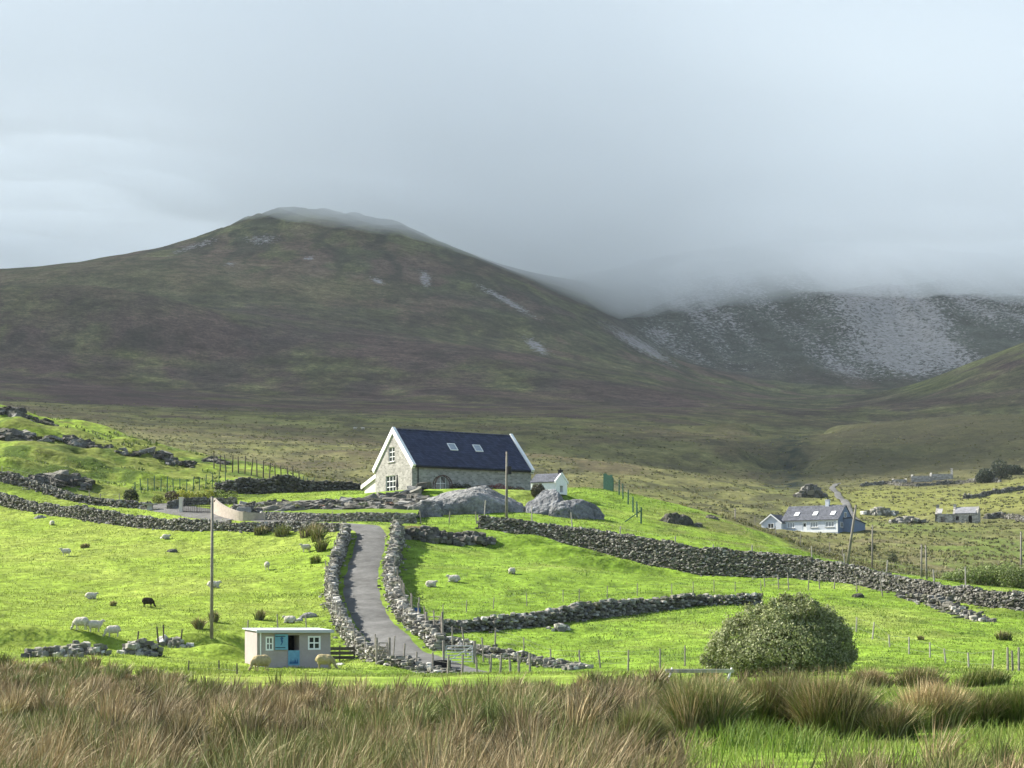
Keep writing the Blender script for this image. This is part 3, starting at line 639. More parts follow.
outcrop('boulder', at(40, 518, 130), .9, .5, .4, 'grey stone lying below the left field wall', 'boulder', 44, (.22, .22, .2), sub=3)
outcrop('boulder', at(309, 617, 110, 170), .85, .6, .6, 'large grey boulder above the shed', 'boulder', 46, (.24, .24, .235), sub=3, cut=8)
outcrop('boulder', at(299, 621, 110, 170), .5, .4, .42, 'pale boulder touching the grey one above the shed', 'boulder', 47, (.46, .45, .42), sub=3)
outcrop('boulder', at(163, 641, 110, 160), .55, .4, .55, 'white boulder standing beside the broken fence left of the shed', 'boulder', 49, (.55, .54, .5), sub=3)
outcrop('boulder', at(590, 609, 130, 175), .55, .4, .5, 'white-topped boulder on the dividing wall between the right fields', 'boulder', 51, (.5, .5, .48), sub=3)
outcrop('boulder', at(566, 629, 130, 175), .5, .35, .3, 'white flat stone in the lower right field', 'boulder', 53, (.6, .6, .58), sub=3)
outcrop('boulder', at(901, 596, 130, 185), .6, .5, .5, 'dark round boulder at the wall end right of the bush', 'boulder', 55, (.05, .05, .045), sub=3)
outcrop('boulder', at(857, 597, 130, 185), .7, .5, .5, 'dark round boulder in the bank behind the bush', 'boulder', 56, (.05, .05, .045), sub=3)
outcrop('boulder', gd(8, 17.6) + Vector((0, 0, .50)), .17, .12, .2, 'pale stone almost hidden in the rushes at bottom left', 'boulder', 58, (.24, .23, .2), sub=3)
outcrop('boulder', at(341, 665, 100, 140), .5, .35, .18, 'flat pale slab lying in the grass right of the shed', 'boulder', 59, (.5, .49, .46), sub=3)

# ------------------------------------------------------------------ fences
def fence(name, pts, label, h=1.15, r=.05, wires=3, m=M_WOOD, cat='fence', group=None, hj=.12, lean=.06, square=True, mesh_m=M_WIRE, lift=0):
    root = empty(name, pts[0]); o0 = Vector(pts[0]); tag(root, label, cat, group)
    tops = []
    for p in pts:
        p = Vector(p); hh = h * random.uniform(1 - hj, 1 + hj); l = Vector((random.gauss(0, lean) * hh, random.gauss(0, lean) * hh, hh))
        b = MB(); b.tube((0, 0, -.3), l, r * random.uniform(.85, 1.15), r * .85, 7)
        b.build('post', m, root, p - o0 + Vector((0, 0, lift)))
        tops.append((p - o0 + Vector((0, 0, lift)), l))
    if wires:
        w = MB()
        for k in range(wires):
            t = .3 + .62 * k / max(1, wires - 1)
            for a, b_ in zip(tops[:-1], tops[1:]):
                w.tube(a[0] + a[1] * t + Vector((0, -.04, 0)), b_[0] + b_[1] * t + Vector((0, -.04, 0)), .006, .006, 4)
        w.build('wire', mesh_m, root)
    return root
def along(L, step, jit=.25):
    L = np.asarray(L, float); seg = np.concatenate([[0], np.cumsum(np.linalg.norm(np.diff(L, axis=0), axis=1))]); out = []; s = 0
    while s < seg[-1]:
        x, y = float(np.interp(s, seg, L[:, 0])), float(np.interp(s, seg, L[:, 1])); out.append(Vector((x, y, h1(x, y)))); s += step * random.uniform(1 - jit, 1 + jit)
    return out
PX = lambda lst, a, b: [at(p, q, a, b) for p, q in lst]
fence('fence', PX([(443, 616), (466, 612), (493, 609), (527, 606), (563, 602), (579, 600), (607, 598), (637, 596), (672, 594), (693, 593), (714, 592), (735, 592), (761, 591)], 140, 185), 'post and wire fence standing in the upper right field behind the low dividing wall', .95, .04, m=M_WOOD)
fence('fence', [gd(p, d) for p, d in ((765, 174), (779, 173), (789, 173), (808, 174), (820, 175), (834, 175), (857, 173), (883, 170), (913, 168))], 'short fence of leaning weathered posts behind the top of the big bush', 1.25, .055, lean=.12, hj=.3)
off = offset_line(smooth_line(poly_xy(WALL_R), 1), 1.3)
fence('fence', along(off[:-14], 5.2, .35), 'pale posts and wire along the top of the high retaining wall', 2.5, .07, m=M_PALE)
fence('fence', PX([(735, 521), (755, 528), (776, 536), (800, 545), (830, 553), (842, 556)], 195, 260), 'thin grey post fence along the grassy crest below the blue bungalow', 1.3, .05)
fence('fence', PX([(856, 632), (872, 639), (890, 647), (909, 654), (930, 658), (946, 663), (969, 668), (992, 671)], 100, 150), 'row of pale stakes crossing the lower right field', .95, .055, wires=2, hj=.2, m=M_PALE)
fence('fence', PX([(1008, 671), (1013, 672), (1019, 673)], 95, 130), 'tight cluster of dark posts at the right end of the pale stakes', 1.0, .06, wires=2)
fence('fence', PX([(403, 663), (416, 668), (433, 672), (448, 675), (462, 678), (477, 680), (490, 681), (500, 681), (511, 681), (519, 680), (530, 682)], 105, 135), 'close-set grey posts along the foot of the drive above the rushes', 1.1, .07, hj=.2, lean=.05)
fence('fence', PX([(495, 645), (524, 652), (551, 664), (580, 668), (601, 668), (628, 671), (660, 668), (685, 666)], 105, 150), 'sparse post and wire fence at the rush edge in the lower right field', 1.15, .055, hj=.25)
fence('fence', [at(136, 650, 100, 140), at(159, 645, 100, 150), at(164, 644, 100, 150), at(180, 645, 100, 150)], 'broken fence of dark leaning posts between stone heaps and shed', 1.15, .06, m=M_WOODD, lean=.12, wires=2)
fence('fence', PX([(188, 672), (219, 672), (237, 674)], 90, 135), 'three short dark posts in the rush edge left of the shed', .6, .04, m=M_WOODD, wires=1)
fence('fence', PX([(247, 636), (278, 632), (307, 632), (335, 622)], 125, 165), 'thin grey posts standing in the field just above the shed roof', 1.2, .05, wires=3)
lw = road_off(-2.7, 6.2, 13.6)
fence('fence', along(lw, 3.6, .3), 'slim posts rising along the left drive wall', 1.75, .05, hj=.15, wires=2, m=M_WOOD)
rw = road_off(2.9, 9.0, 13.8)
fence('fence', along(rw, 2.3, .3), 'weathered posts packed along the lower right side of the drive', 1.8, .06, hj=.2, wires=3)
fence('fence', [gd(p, d) for p, d in ((265, 209), (297, 207), (332, 204.5))], 'three thin stakes in front of the garden lawn wall', 1.15, .045, wires=1)
fence('fence', [gd(p, d) for p, d in ((394, 199), (421, 203), (449, 204), (477, 204))], 'pale stakes below the huge grey outcrop', 1.25, .06, wires=2)
fence('fence', [gd(p, d) for p, d in ((2, 246), (51, 240), (55, 238), (90, 234), (100, 233), (120, 231))], 'scattered pale posts on the short upper wall below the knoll', 1.3, .055, wires=2)
rf = [at(p, q, 240, 330) for p, q in ((226, 463), (233, 462), (239, 461), (246, 460), (253, 460), (259, 460), (265, 459), (272, 461), (278, 463), (283, 466), (288, 467), (297, 470))]
fence('fence', [gd(p, d) for p, d in zip(np.linspace(214, 300, 15), np.linspace(270, 262, 15))], 'dark post and mesh fence along the fenced green mound left of the house', 2.3, .085, m=M_WOODD, wires=5, hj=.08)
fence('fence', [gd(p, d) for p, d in zip(np.linspace(135, 225, 15), np.linspace(241, 254, 15))], 'green wire mesh fence climbing the slope above the yellow shrubs', 1.7, .06, m=M_WOODG, wires=5)
fence('fence', [gd(p, d) for p, d in zip(np.linspace(296, 312, 5), np.linspace(263, 259, 5))], 'short green fence at the right end of the green mound', 1.4, .06, m=M_WOODG, wires=4)
# garden fence with panel right of the house
g = fence('garden_fence', [gd(p, d) for p, d in ((613, 246), (619, 241), (623, 237), (628, 232), (633, 226), (637, 221), (641, 216))], 'green timber garden fence with solid top panel on the lawn right of the house', 1.75, .09, m=M_WOODG, wires=4, hj=.05, lean=.02)
a0 = gd(604, 249); a1 = gd(613, 246); b = MB(); u = (a1 - a0)
for k in range(9):
    q = a0 - Vector(g.location) + u * (k / 9); b.tube(q + Vector((0, 0, 0)), q + Vector((0, 0, 1.95 + .08 * math.sin(k))), .085, .085, 5)
b.build('panel', M_WOODG, g)
b = MB(); q = gd(641, 216) - Vector(g.location); b.tube(q + Vector((0, 0, 1.4)), q + Vector((-1.9, -.4, .05)), .06, .06, 6); b.build('brace', M_WOODG, g)

# ------------------------------------------------------------------ utility poles
def pole(px, d, h, label, lean=0, r=.13, dish=False, bars=False, base=None):
    p = base or gd(px, d); root = empty('utility_pole', p); tag(root, label, 'pole', 'wooden utility poles')
    b = MB(); b.tube((0, 0, -.5), (lean * h, 0, h), r, r * .72, 10); b.build('pole', M_POLE, root, smooth=True)
    b = MB(); b.tube((lean * h, 0, h), (lean * h, 0, h + .05), r * .8, r * .6, 8)
    for s in (-1, 1): b.tube((lean * (h - .3) + s * r, 0, h - .35), (lean * (h - .3) + s * r * 1.6, 0, h - .2), .03, .04, 6)
    b.build('insulator', M_BLACK, root)
    if dish:
        b = MB(); b.tube((lean * h + .25, -.05, h - 2.3), (lean * h + .25, -.05, h - 1.5), .24, .24, 12); b.tube((lean * h, 0, h - 1.8), (lean * h + .25, 0, h - 1.8), .04, .04, 6)
        b.build('transformer', M_BLACK, root)
    return root
pole(211.5, 137, 9.2, 'tall thin pole standing alone in the left sheep field', 0.006, .115, base=at(211.5, 637, 110, 160))
pole(506.5, 204, 7.4, 'pole with small dark box rising in front of the stone house', .004, .15, dish=True)
pole(846.5, 189, 5.6, 'leaning pole in front of the blue bungalow gable', .16, .15)
pole(872, 212, 4.8, 'slim upright pole just right of the leaning one', .01, .1)
pole(921.5, 181, 3.0, 'left one of two close short poles behind the retaining wall', 0, .1)
pole(927, 180, 3.1, 'right one of two close short poles behind the retaining wall', -.04, .1)
pole(1021, 270, 7.5, 'pole at the right edge of the view below the roofless cottage', 0, .16)
pole(735, 262, 3.4, 'short pole behind the grassy crest, left of the blue bungalow', 0, .1)
pole(986, 190, 2.6, 'stubby leaning pole by the gorse at far right', .1, .1)

# ------------------------------------------------------------------ buildings
def boolean_cut(o, boxes):
    b = MB()
    for q in boxes: b.box(*q)
    c = b.build('cutter', M_DARK, o.parent)
    md = o.modifiers.new('cut', 'BOOLEAN'); md.object = c; md.operation = 'DIFFERENCE'; md.solver = 'EXACT'
    dg = bpy.context.evaluated_depsgraph_get(); me = bpy.data.meshes.new_from_object(o.evaluated_get(dg)); o.modifiers.clear(); o.data = me
    me_c = c.data; bpy.data.objects.remove(c); bpy.data.meshes.remove(me_c)
def window(parent, M, w, h, nx, ny, fm=M_WHITE, depth=.1, fw=.07, sill=True, bw=.035, gm=None):
    """window in the local plane: x across, z up, -y outward; M places its lower-left corner"""
    b = MB()
    for q in ((0, fw, 0, h), (w - fw, w, 0, h), (fw, w - fw, 0, fw), (fw, w - fw, h - fw, h)): b.box(q[0], q[1], depth - .07, depth, q[2], q[3], 0, M)
    for i in range(1, nx): x = w * i / nx; b.box(x - bw, x + bw, depth - .06, depth - .002, fw, h - fw, 0, M)
    for i in range(1, ny):
        z = h * i / ny
        for k in range(nx): b.box(max(fw, w * k / nx + bw), min(w - fw, w * (k + 1) / nx - bw), depth - .055, depth - .002, z - bw, z + bw, 0, M)
    f = b.build('window', fm, parent)
    b = MB(); b.box(fw * .5, w - fw * .5, depth - .02, depth - .01, fw * .5, h - fw * .5, 0, M); b.build('pane', gm or M_GLASS, f)
    if sill:
        b = MB(); b.box(-.1, w + .1, -.12, depth - .08, -.12, -.004, 0, M); b.build('sill', M_PEBBLE, f)
    return f
def mtx(x, y, z, rz=0): return Matrix.Translation((x, y, z)) @ Matrix.Rotation(rz, 4, 'Z')

def stone_house():
    th = math.radians(32); L, W, E, R = 16.4, 9.0, 3.15, 7.35
    root = empty('stone_house', HOUSE, th); tag(root, 'stone house with steep dark slate roof and white gable edges on the hill', 'house')
    b = MB(); b.prism([(0, -.6), (W, -.6), (W, E), (W / 2, R - .12), (0, E)], 'x', 0, L)
    wall = b.build('wall', M_MASON, root)
    # openings: facade (y=0), left gable (x=0)
    fac = [(3.1, .15, 1.5, 1.75, 2, 2)]
    gab = [(2.6, .1, 2.4, 2.0, 3, 3), (3.3, 3.75, 1.5, 1.7, 2, 3)]
    boxes = [(x, x + w, -.3, .2, z, z + h) for x, z, w, h, *_ in fac] + [(-.3, .2, W - y - w, W - y, z, z + h) for y, z, w, h, *_ in gab]
    boolean_cut(wall, boxes)
    for x, z, w, h, nx, ny in fac: window(root, mtx(x, 0, z), w, h, nx, ny, depth=.16)
    for y, z, w, h, nx, ny in gab: window(root, mtx(0, W - y, z, -PI / 2), w, h, nx, ny, depth=.16)
    sl = math.hypot(W / 2, R - E); t = .14; ang = math.atan2(R - E, W / 2); ox, oz = -math.sin(ang) * t, math.cos(ang) * t; ov = .35
    ey, ez = -ov * math.cos(ang), E - ov * math.sin(ang)
    b = MB()
    b.prism([(ey, ez), (W / 2, R), (W - ey, ez), (W - ey - ox, ez + oz), (W / 2, R + t / math.cos(ang)), (ey + ox, ez + oz)], 'x', .1, L - .1); roof = b.build('roof', M_SLATE, root)
    b = MB(); b.tube((.2, W / 2, R + .2), (L - .2, W / 2, R + .2), .11, .11, 8); b.build('ridge_tile', M_SLATE, roof)
    for x0, x1 in ((-.16, .22), (L - .22, L + .16)):     # white verge copings
        b = MB(); t2 = .34; o2x, o2z = -math.sin(ang) * t2, math.cos(ang) * t2; dn = .22
        dx, dz = math.sin(ang) * dn, -math.cos(ang) * dn
        ey2, ez2 = -.5 * math.cos(ang), E - .5 * math.sin(ang)
        b.prism([(ey2 + dx, ez2 + dz), (W / 2, R - dn / math.cos(ang)), (W - ey2 - dx, ez2 + dz), (W - ey2 - o2x, ez2 + o2z), (W / 2, R + t2 / math.cos(ang)), (ey2 + o2x, ez2 + o2z)], 'x', x0, x1)
        b.build('bargeboard', M_WHITE, root)
    # skylights on the facade slope
    for xs in (6.3, 9.8):
        s0 = .45 * sl; n = Vector((0, -math.sin(ang), math.cos(ang))); a = Vector((0, math.cos(ang), math.sin(ang)))
        M = Matrix(((1, 0, 0, xs), (0, a.y, n.y, a.y * s0 + ox), (0, a.z, n.z, E + a.z * s0 + oz), (0, 0, 0, 1)))
        b = MB()
        for q in ((0, .09, 0, 1.25), (.96, 1.05, 0, 1.25), (.09, .96, 0, .09), (.09, .96, 1.16, 1.25)): b.box(q[0], q[1], q[2], q[3], -.03, .1, 0, M)
        s = b.build('skylight', M_WHITE, root); b = MB(); b.box(.05, 1.0, .05, 1.2, -.02, .06, 0, M); b.build('pane', mat('skylight glass', (.28, .32, .36), rough=.08, spec=.8), s)
    b = MB(); b.tube((-.15, -.32, E - .32), (L + .1, -.32, E - .32), .08, .08, 8); gut = b.build('gutter', M_BLACK, root)
    b = MB(); b.tube((.75, -.12, 0), (.75, -.12, E - .35), .06, .06, 8); b.tube((.75, -.12, E - .35), (.75, -.32, E - .3), .06, .06, 8); b.build('downpipe', M_BLACK, root)
    # lean-to at the back of the gable
    b = MB(); b.prism([(W + .02, -.5), (W + 4.2, -.5), (W + 4.2, 1.25), (W + .02, 2.5)], 'x', .75, 7); b.build('lean_to_wall', M_CREAM, root)
    b = MB(); b.prism([(W + .02, 2.55), (W + 4.6, 1.15), (W + 4.6, 1.38), (W + .02, 2.8)], 'x', .72, 7.2); b.build('lean_to_roof', M_SLATE, root)
    b = MB(); b.prism([(W + .03, 2.42), (W + 4.75, .98), (W + 4.75, 1.45), (W + .03, 2.9)], 'x', .52, .71); b.build('lean_to_bargeboard', M_WHITE, root)
    return root, th
house, TH = stone_house()
def hl(x, y, z=0):  # house-local to world
    return Vector((HOUSE[0] + x * math.cos(TH) - y * math.sin(TH), HOUSE[1] + x * math.sin(TH) + y * math.cos(TH), HOUSE[2] + z))
# things standing about the house
b = MB(); b.tube((0, 0, -.1), (0, 0, 1.9), .09, .07, 8); b.tube((0, 0, .5), (0, 0, 1.85), .16, .06, 8); tag(b.build('closed_parasol', mat('dark canvas', (.03, .03, .04)), loc=hl(-1.3, 1.2)), 'tall slim dark closed parasol standing beside the gable', 'parasol')
p = empty('garden_arch', hl(3.85, -.7), TH); tag(p, 'round dark trellis arch around the front window', 'trellis')
b = MB()
for k in range(14):
    a0, a1 = PI * k / 14, PI * (k + 1) / 14
    for yy in (0, .5): b.tube((1.15 * math.cos(a0), yy, .75 + 1.15 * math.sin(a0)), (1.15 * math.cos(a1), yy, .75 + 1.15 * math.sin(a1)), .05, .05, 6)
for s in (-1, 1):
    for yy in (0, .5): b.tube((1.15 * s, yy, -.1), (1.15 * s, yy, .75), .05, .05, 6)
b.build('arch_frame', mat('rusty brown', (.10, .05, .035)), p)
b = MB()
for k in range(1, 14): a0 = PI * k / 14; b.tube((1.15 * math.cos(a0), 0, .75 + 1.15 * math.sin(a0)), (1.15 * math.cos(a0), .5, .75 + 1.15 * math.sin(a0)), .025, .025, 5)
b.build('rung', M_WOODD, p)
p = empty('picnic_table', hl(8.4, -2.2), TH); tag(p, 'wooden picnic table in front of the stone house', 'table')
b = MB()
for k in range(5): b.box(-.9, .9, -.38 + k * .155, -.25 + k * .155, .74, .78)
b.build('table_top', M_WOODD, p)
for s in (-1, 1):
    b = MB(); b.box(-.9, .9, s * .75 - .12, s * .75 + .12, .43, .47); b.build('bench', M_WOODD, p)
for s in (-1, 1):
    b = MB(); b.tube((s * .65, -.25, .74), (s * .65, -.7, 0), .05, .05, 6); b.tube((s * .65, .25, .74), (s * .65, .7, 0), .05, .05, 6); b.box(s * .65 - .03, s * .65 + .03, -.8, .8, .38, .43); b.build('leg', M_WOODD, p)

def outhouse():
    p = gd(549, 231); root = empty('outhouse', p, math.radians(-32)); root.scale = (.74,) * 3; tag(root, 'small white outhouse with grey roof and black chimney right of the house', 'outhouse')
    L, W, E, R = 4.6, 3.4, 1.5, 2.75
    b = MB(); b.prism([(-W / 2, -.4), (W / 2, -.4), (W / 2, E), (0, R), (-W / 2, E)], 'x', -L / 2, L / 2); wl = b.build('wall', M_WHITE, root)
    boolean_cut(wl, [(L / 2 - .5, L / 2 + .3, -.45, .45, -.1, .95)])
    b = MB(); b.box(L / 2 - .49, L / 2 - .45, -.44, .44, .0, .94); b.build('opening_shade', M_DARK, root)  # near-black sheet painting the shade within the doorway
    b = MB(); b.prism([(-W / 2 - .2, E - .12), (0, R + .03), (W / 2 + .2, E - .12), (W / 2 + .2, E + .02), (0, R + .17), (-W / 2 - .2, E + .02)], 'x', -L / 2 - .1, L / 2 - .16); b.build('roof', M_GREYSLATE, root)
    b = MB(); b.prism([(-W / 2 - .3, E - .25), (0, R - .05), (W / 2 + .3, E - .25), (W / 2 + .3, E + .1), (0, R + .3), (-W / 2 - .3, E + .1)], 'x', L / 2 - .15, L / 2 + .08); b.build('coping', M_WHITE, root)
    b = MB(); b.box(L / 2 - .5, L / 2 + .02, -.28, .28, R - .1, R + .55); b.box(L / 2 - .56, L / 2 + .08, -.34, .34, R + .55, R + .65); ch = b.build('chimney', mat('sooty brick', (.03, .03, .035)), root)
    b = MB(); b.tube((L / 2 - .25, 0, R + .65), (L / 2 - .25, 0, R + .95), .11, .09, 8); b.build('chimney_pot', M_BLACK, ch)
outhouse()

# curved pale garden wall and gate
pts = [gd(p, d) for p, d in ((214, 221), (220, 217.5), (229, 214.5), (240, 212.5), (252, 211.8), (266, 211.5))]
Lc = smooth_line([tuple(q[:2]) for q in pts], .4); hh = np.linspace(1.75, .75, len(Lc))
b = MB(); inn = offset_line(Lc, .16); out_ = offset_line(Lc, -.16); v = []; f = []
for i in range(len(Lc)):
    zb = h1(*Lc[i]); zt = zb + hh[i]
    v += [(*inn[i], zb - .3), (*out_[i], zb - .3), (*out_[i], zt), (*inn[i], zt)]
for i in range(len(Lc) - 1):
    for k in range(4): f.append((i * 4 + k, i * 4 + (k + 1) % 4, i * 4 + 4 + (k + 1) % 4, i * 4 + 4 + k))
f += [(0, 1, 2, 3), tuple(len(v) - 4 + k for k in range(4))]
b.add(v, f); tag(b.build('curved_wall', mat('pale rendered stone', (.33, .285, .235), noise=[(3, .75, 1.15)], bump=(6, .5, .04))), 'curved pale stone garden wall sweeping down from the iron gate', 'garden wall')
def iron_gate():
    a = gd(183, 222.5); c = gd(211, 222); u = c - a; L = u.length; root = empty('iron_gate', a, math.atan2(u.y, u.x)); tag(root, 'black iron driveway gate with upright bars', 'gate')
    dz = u.z
    for s, (x0, x1) in enumerate(((0, L / 2 - .02), (L / 2 + .02, L))):
        b = MB()
        for k in range(8):
            x = x0 + (x1 - x0) * k / 7; b.tube((x, 0, .1 + dz * x / L), (x, 0, 1.35 + dz * x / L), .032, .032, 5)
        for z in (.15, .75, 1.25): b.tube((x0, 0, z + dz * x0 / L), (x1, 0, z + dz * x1 / L), .03, .03, 6)
        b.build('gate_leaf', M_BLACK, root)
    for x in (-.2, L + .2):
        b = MB(); b.box(x - .2, x + .2, -.2, .2, -.4, 1.6 + (dz if x > 0 else 0)); b.box(x - .26, x + .26, -.26, .26, 1.6 + (dz if x > 0 else 0), 1.7 + (dz if x > 0 else 0)); b.build('gate_pier', M_CREAM, root)
iron_gate()
# low dark drive wall round the yard left of the gate
stone_wall('stone_wall', smooth_line([tuple(gd(p, d)[:2]) for p, d in ((168, 226), (175, 231), (190, 234), (212, 235), (236, 234))], .8), .75, .45, 'low curved dark wall around the yard behind the iron gate', sz=.28, rub=.02, ragged=.04, dark=.6)
# garden lawn strip
Lw = np.array([tuple(gd(p, d)[:2]) for p, d in ((262, 213.2), (300, 210.0), (340, 207.6), (380, 205.6), (417, 204.6))]); Lw = smooth_line(Lw, 1)
V = []; n = len(Lw)
for i in range(n):
    zt = h1(*Lw[i]) + .75; o3 = (Lw[i][0], Lw[i][1] + 4.5)
    V += [(*Lw[i], zt), (Lw[i][0], Lw[i][1] + 2.2, zt + .3), (*o3, zt + .75), (o3[0], o3[1] + 3.0, zt + .8), ]
i = (np.arange(n - 1)[:, None] * 4 + np.arange(3)).ravel()
lawn_c = np.tile(np.array([[.125, .185, .025]]), (len(V), 1))
tag(link('lawn', np_mesh('lawn', np.array(V), np.stack([i, i + 4, i + 5, i + 1], 1), lawn_c), mat('lawn grass', attr=True, rough=1, spec=.05, noise=[(1.5, .8, 1.2), (9, .8, 1.2)], bump=(6, .6, .06))), kind='structure')

def bungalow():
    yaw = math.radians(-35); p = gd(838, 411); z = p.z + .55
    root = empty('bungalow', (p.x, p.y, z), yaw); root.scale = (.9,) * 3; tag(root, 'pale blue bungalow with dark roof, chimney and three roof windows', 'bungalow')
    L, W, E, R = 14.2, 7.6, 2.75, 6.0
    MW = mat('pale blue render', (.53, .56, .60), noise=[(1, .9, 1.06)]); MG = mat('shaded gable render', (.15, .20, .28), noise=[(1, .88, 1.08)])  # gable copy of the render, darkened and blued to carry its shade
    # local: front facade on y=0 for x in [-L,0]; right gable at x=0
    b = MB(); b.prism([(0, -.8), (W, -.8), (W, E), (W / 2, R - .1), (0, E)], 'x', -L, -.02); w = b.build('wall', MW, root)
    wins = [(-12.9, .95, 1.9, 1.25, 3, 1), (-7.0, .95, 1.9, 1.25, 3, 1), (-3.2, .95, 2.2, 1.25, 3, 1)]
    boolean_cut(w, [(x, x + ww, -.3, .14, z0, z0 + h) for x, z0, ww, h, *_ in wins] + [(-9.0, -7.9, -.3, .14, .05, 2.2)])
    for x, z0, ww, h, nx, ny in wins: window(root, mtx(x, 0, z0), ww, h, nx, ny, depth=.12, fw=.12, bw=.07, gm=M_NET)
    b = MB(); b.box(-9.0, -7.9, .05, .1, .05, 2.2); d = b.build('door', M_WHITE, root); b = MB(); b.box(-8.75, -8.15, .03, .045, 1.2, 1.95); b.build('pane', M_GLASS, d); b = MB(); b.tube((-8.1, .0, 1.05), (-8.1, .0, 1.2), .03, .03, 6); b.build('handle', M_BLACK, d)
    b = MB(); b.prism([(0, -.8), (W, -.8), (W, E), (W / 2, R - .1), (0, E)], 'x', -.015, .06); gw = b.build('gable_wall', MG, root)
    for y, z0, ww, h in ((1.0, .9, 1.4, 1.2), (3.1, 3.2, 1.2, 1.2)): window(root, mtx(.1, y, z0, PI / 2), ww, h, 2, 1, depth=.04, fw=.1)
    for x0, x1, z0, z1 in ((-L - .03, -L + .4, -.3, E - .1), (-.45, -.03, -.3, E - .1), (-L + .4, -.45, -.3, .3), (-L + .4, -.45, E - .35, E - .1)):
        b = MB(); b.box(x0, x1, -.05, -.004, z0, z1); b.build('white_trim', M_WHITE, root)
    ang = math.atan2(R - E, W / 2); t = .18; ey, ez = -.35 * math.cos(ang), E - .35 * math.sin(ang)
    b = MB(); b.prism([(ey, ez), (W / 2, R), (W - ey, ez), (W - ey, ez + t), (W / 2, R + t), (ey, ez + t)], 'x', -L - .25, .2); roof = b.build('roof', M_GREYSLATE, root)
    b = MB(); b.box(-4.9, -4.0, W / 2 - .35, W / 2 + .35, R - .6, R + 1.3); b.box(-5.0, -3.9, W / 2 - .42, W / 2 + .42, R + 1.3, R + 1.45); ch = b.build('chimney', MW, roof)
    b = MB(); b.tube((-4.45, W / 2, R + 1.45), (-4.45, W / 2, R + 1.8), .15, .12, 8); b.build('chimney_pot', M_BLACK, ch)
    n = Vector((0, -math.sin(ang), math.cos(ang))); a = Vector((0, math.cos(ang), math.sin(ang)))
    for xs in (-11.6, -6.9, -2.4):
        s0 = 1.3; M = Matrix(((1, 0, 0, xs), (0, a.y, n.y, a.y * s0 + n.y * t), (0, a.z, n.z, E + a.z * s0 + n.z * t), (0, 0, 0, 1)))
        b = MB()
        for q in ((0, .14, 0, 1.3), (.96, 1.1, 0, 1.3), (.14, .96, 0, .14), (.14, .96, 1.16, 1.3)): b.box(q[0], q[1], q[2], q[3], -.1, .12, 0, M)
        s = b.build('skylight', M_WHITE, root); b = MB(); b.box(.1, 1.0, .1, 1.2, -.08, .06, 0, M); b.build('pane', mat('bungalow skylight glass', (.6, .63, .66), rough=.08, spec=.8), s)
    # annexe on the left, gable towards the viewer's left
    b = MB(); x0, x1 = -L - 4.6, -L + .6; xm = (x0 + x1) / 2
    b.prism([(x0, -.8), (x1, -.8), (x1, 2.2), (xm, 4.0), (x0, 2.2)], 'y', -1.6, 3.2); an = b.build('annexe_wall', MW, root)
    b = MB(); e = .25; b.prism([(x0 - e, 2.02), (xm, 4.05), (x1 + e, 2.02), (x1 + e, 2.2), (xm, 4.25), (x0 - e, 2.2)], 'y', -1.85, 3.4); b.build('annexe_roof', M_GREYSLATE, root)
    b = MB(); b.prism([(x0 - e, 1.9), (xm, 3.95), (x1 + e, 1.9), (x1 + e, 2.2), (xm, 4.27), (x0 - e, 2.2)], 'y', -1.95, -1.86); b.build('annexe_bargeboard', M_WHITE, root)
    window(root, mtx(xm - .9, -1.66, .9), 1.6, 1.2, 2, 1, depth=.05, fw=.12)
    # low side extension behind the right gable
    b = MB(); b.prism([(2.6, -.8), (W + 2.2, -.8), (W + 2.2, 1.9), (2.6, 2.9)], 'x', .07, 2.2); b.build('extension_wall', MG, root)
    b = MB(); b.prism([(2.4, 3.0), (W + 2.4, 1.9), (W + 2.4, 2.05), (2.4, 3.15)], 'x', .065, 2.4); b.build('extension_roof', M_GREYSLATE, root)
bungalow()

def ruin():
    p = gd(978, 448); root = empty('ruined_cottage', p, math.radians(-20)); tag(root, 'grey roofless stone cottage with dark doorways and sagging half roof', 'ruin')
    L, W, E, R = 9.5, 4.6, 2.2, 3.9
    b = MB(); b.box(-L, -.5, 0, .5, -.8, E); w = b.build('wall', M_RUIN, root)
    boolean_cut(w, [(-8.3, -7.3, -.3, .8, -.2, 1.6), (-2.1, -1.3, -.3, .8, -.2, 1.75), (-4.9, -4.2, -.3, .8, .7, 1.6)])
    b = MB(); b.box(-L, -.5, W - .5, W, -.8, E); b.build('wall', M_RUIN, root)
    for x0, x1, nm, k in ((-.5, 0, 'gable', 1), (-L - .02, -L + .5, 'gable', .93), (-5.6, -5.15, 'gable', 1.0)):
        b = MB(); b.prism([(0, -.8), (W, -.8), (W, E), (W / 2 + .3, R * k), (W / 2 - .3, R * k), (0, E)], 'x', x0, x1 if x1 - x0 > .4 else x1); b.build(nm, M_RUIN, root)
    b = MB(); b.box(-5.12, -.52, .52, W - .52, -.6, -.1); b.build('floor', M_DARK, root)  # floor coloured near black to deepen the shade seen through the doorways
    b = MB(); b.prism([(-.2, E - .05), (W / 2, R - .25), (W + .2, E - .05), (W + .2, E + .1), (W / 2, R - .08), (-.2, E + .1)], 'x', -5.14, -.51); b.build('roof', mat('worn slate', (.23, .23, .24), noise=[(.8, .7, 1.2), (4, .8, 1.15)]), root)
    b = MB(); b.prism([(-.1, E), (W / 2 - .6, R - .6), (W / 2 - .6, R - .4), (-.1, E + .15)], 'x', -L + .5, -8.0); b.build('roof', mat('pale worn slate', (.34, .33, .32), noise=[(.8, .7, 1.2)]), root)
    for x in (-5.4, -L + .25):
        b = MB(); b.box(x - .3, x + .3, W / 2 - .35, W / 2 + .35, R * .9, R + .55); b.build('chimney', M_RUIN, root)
ruin()
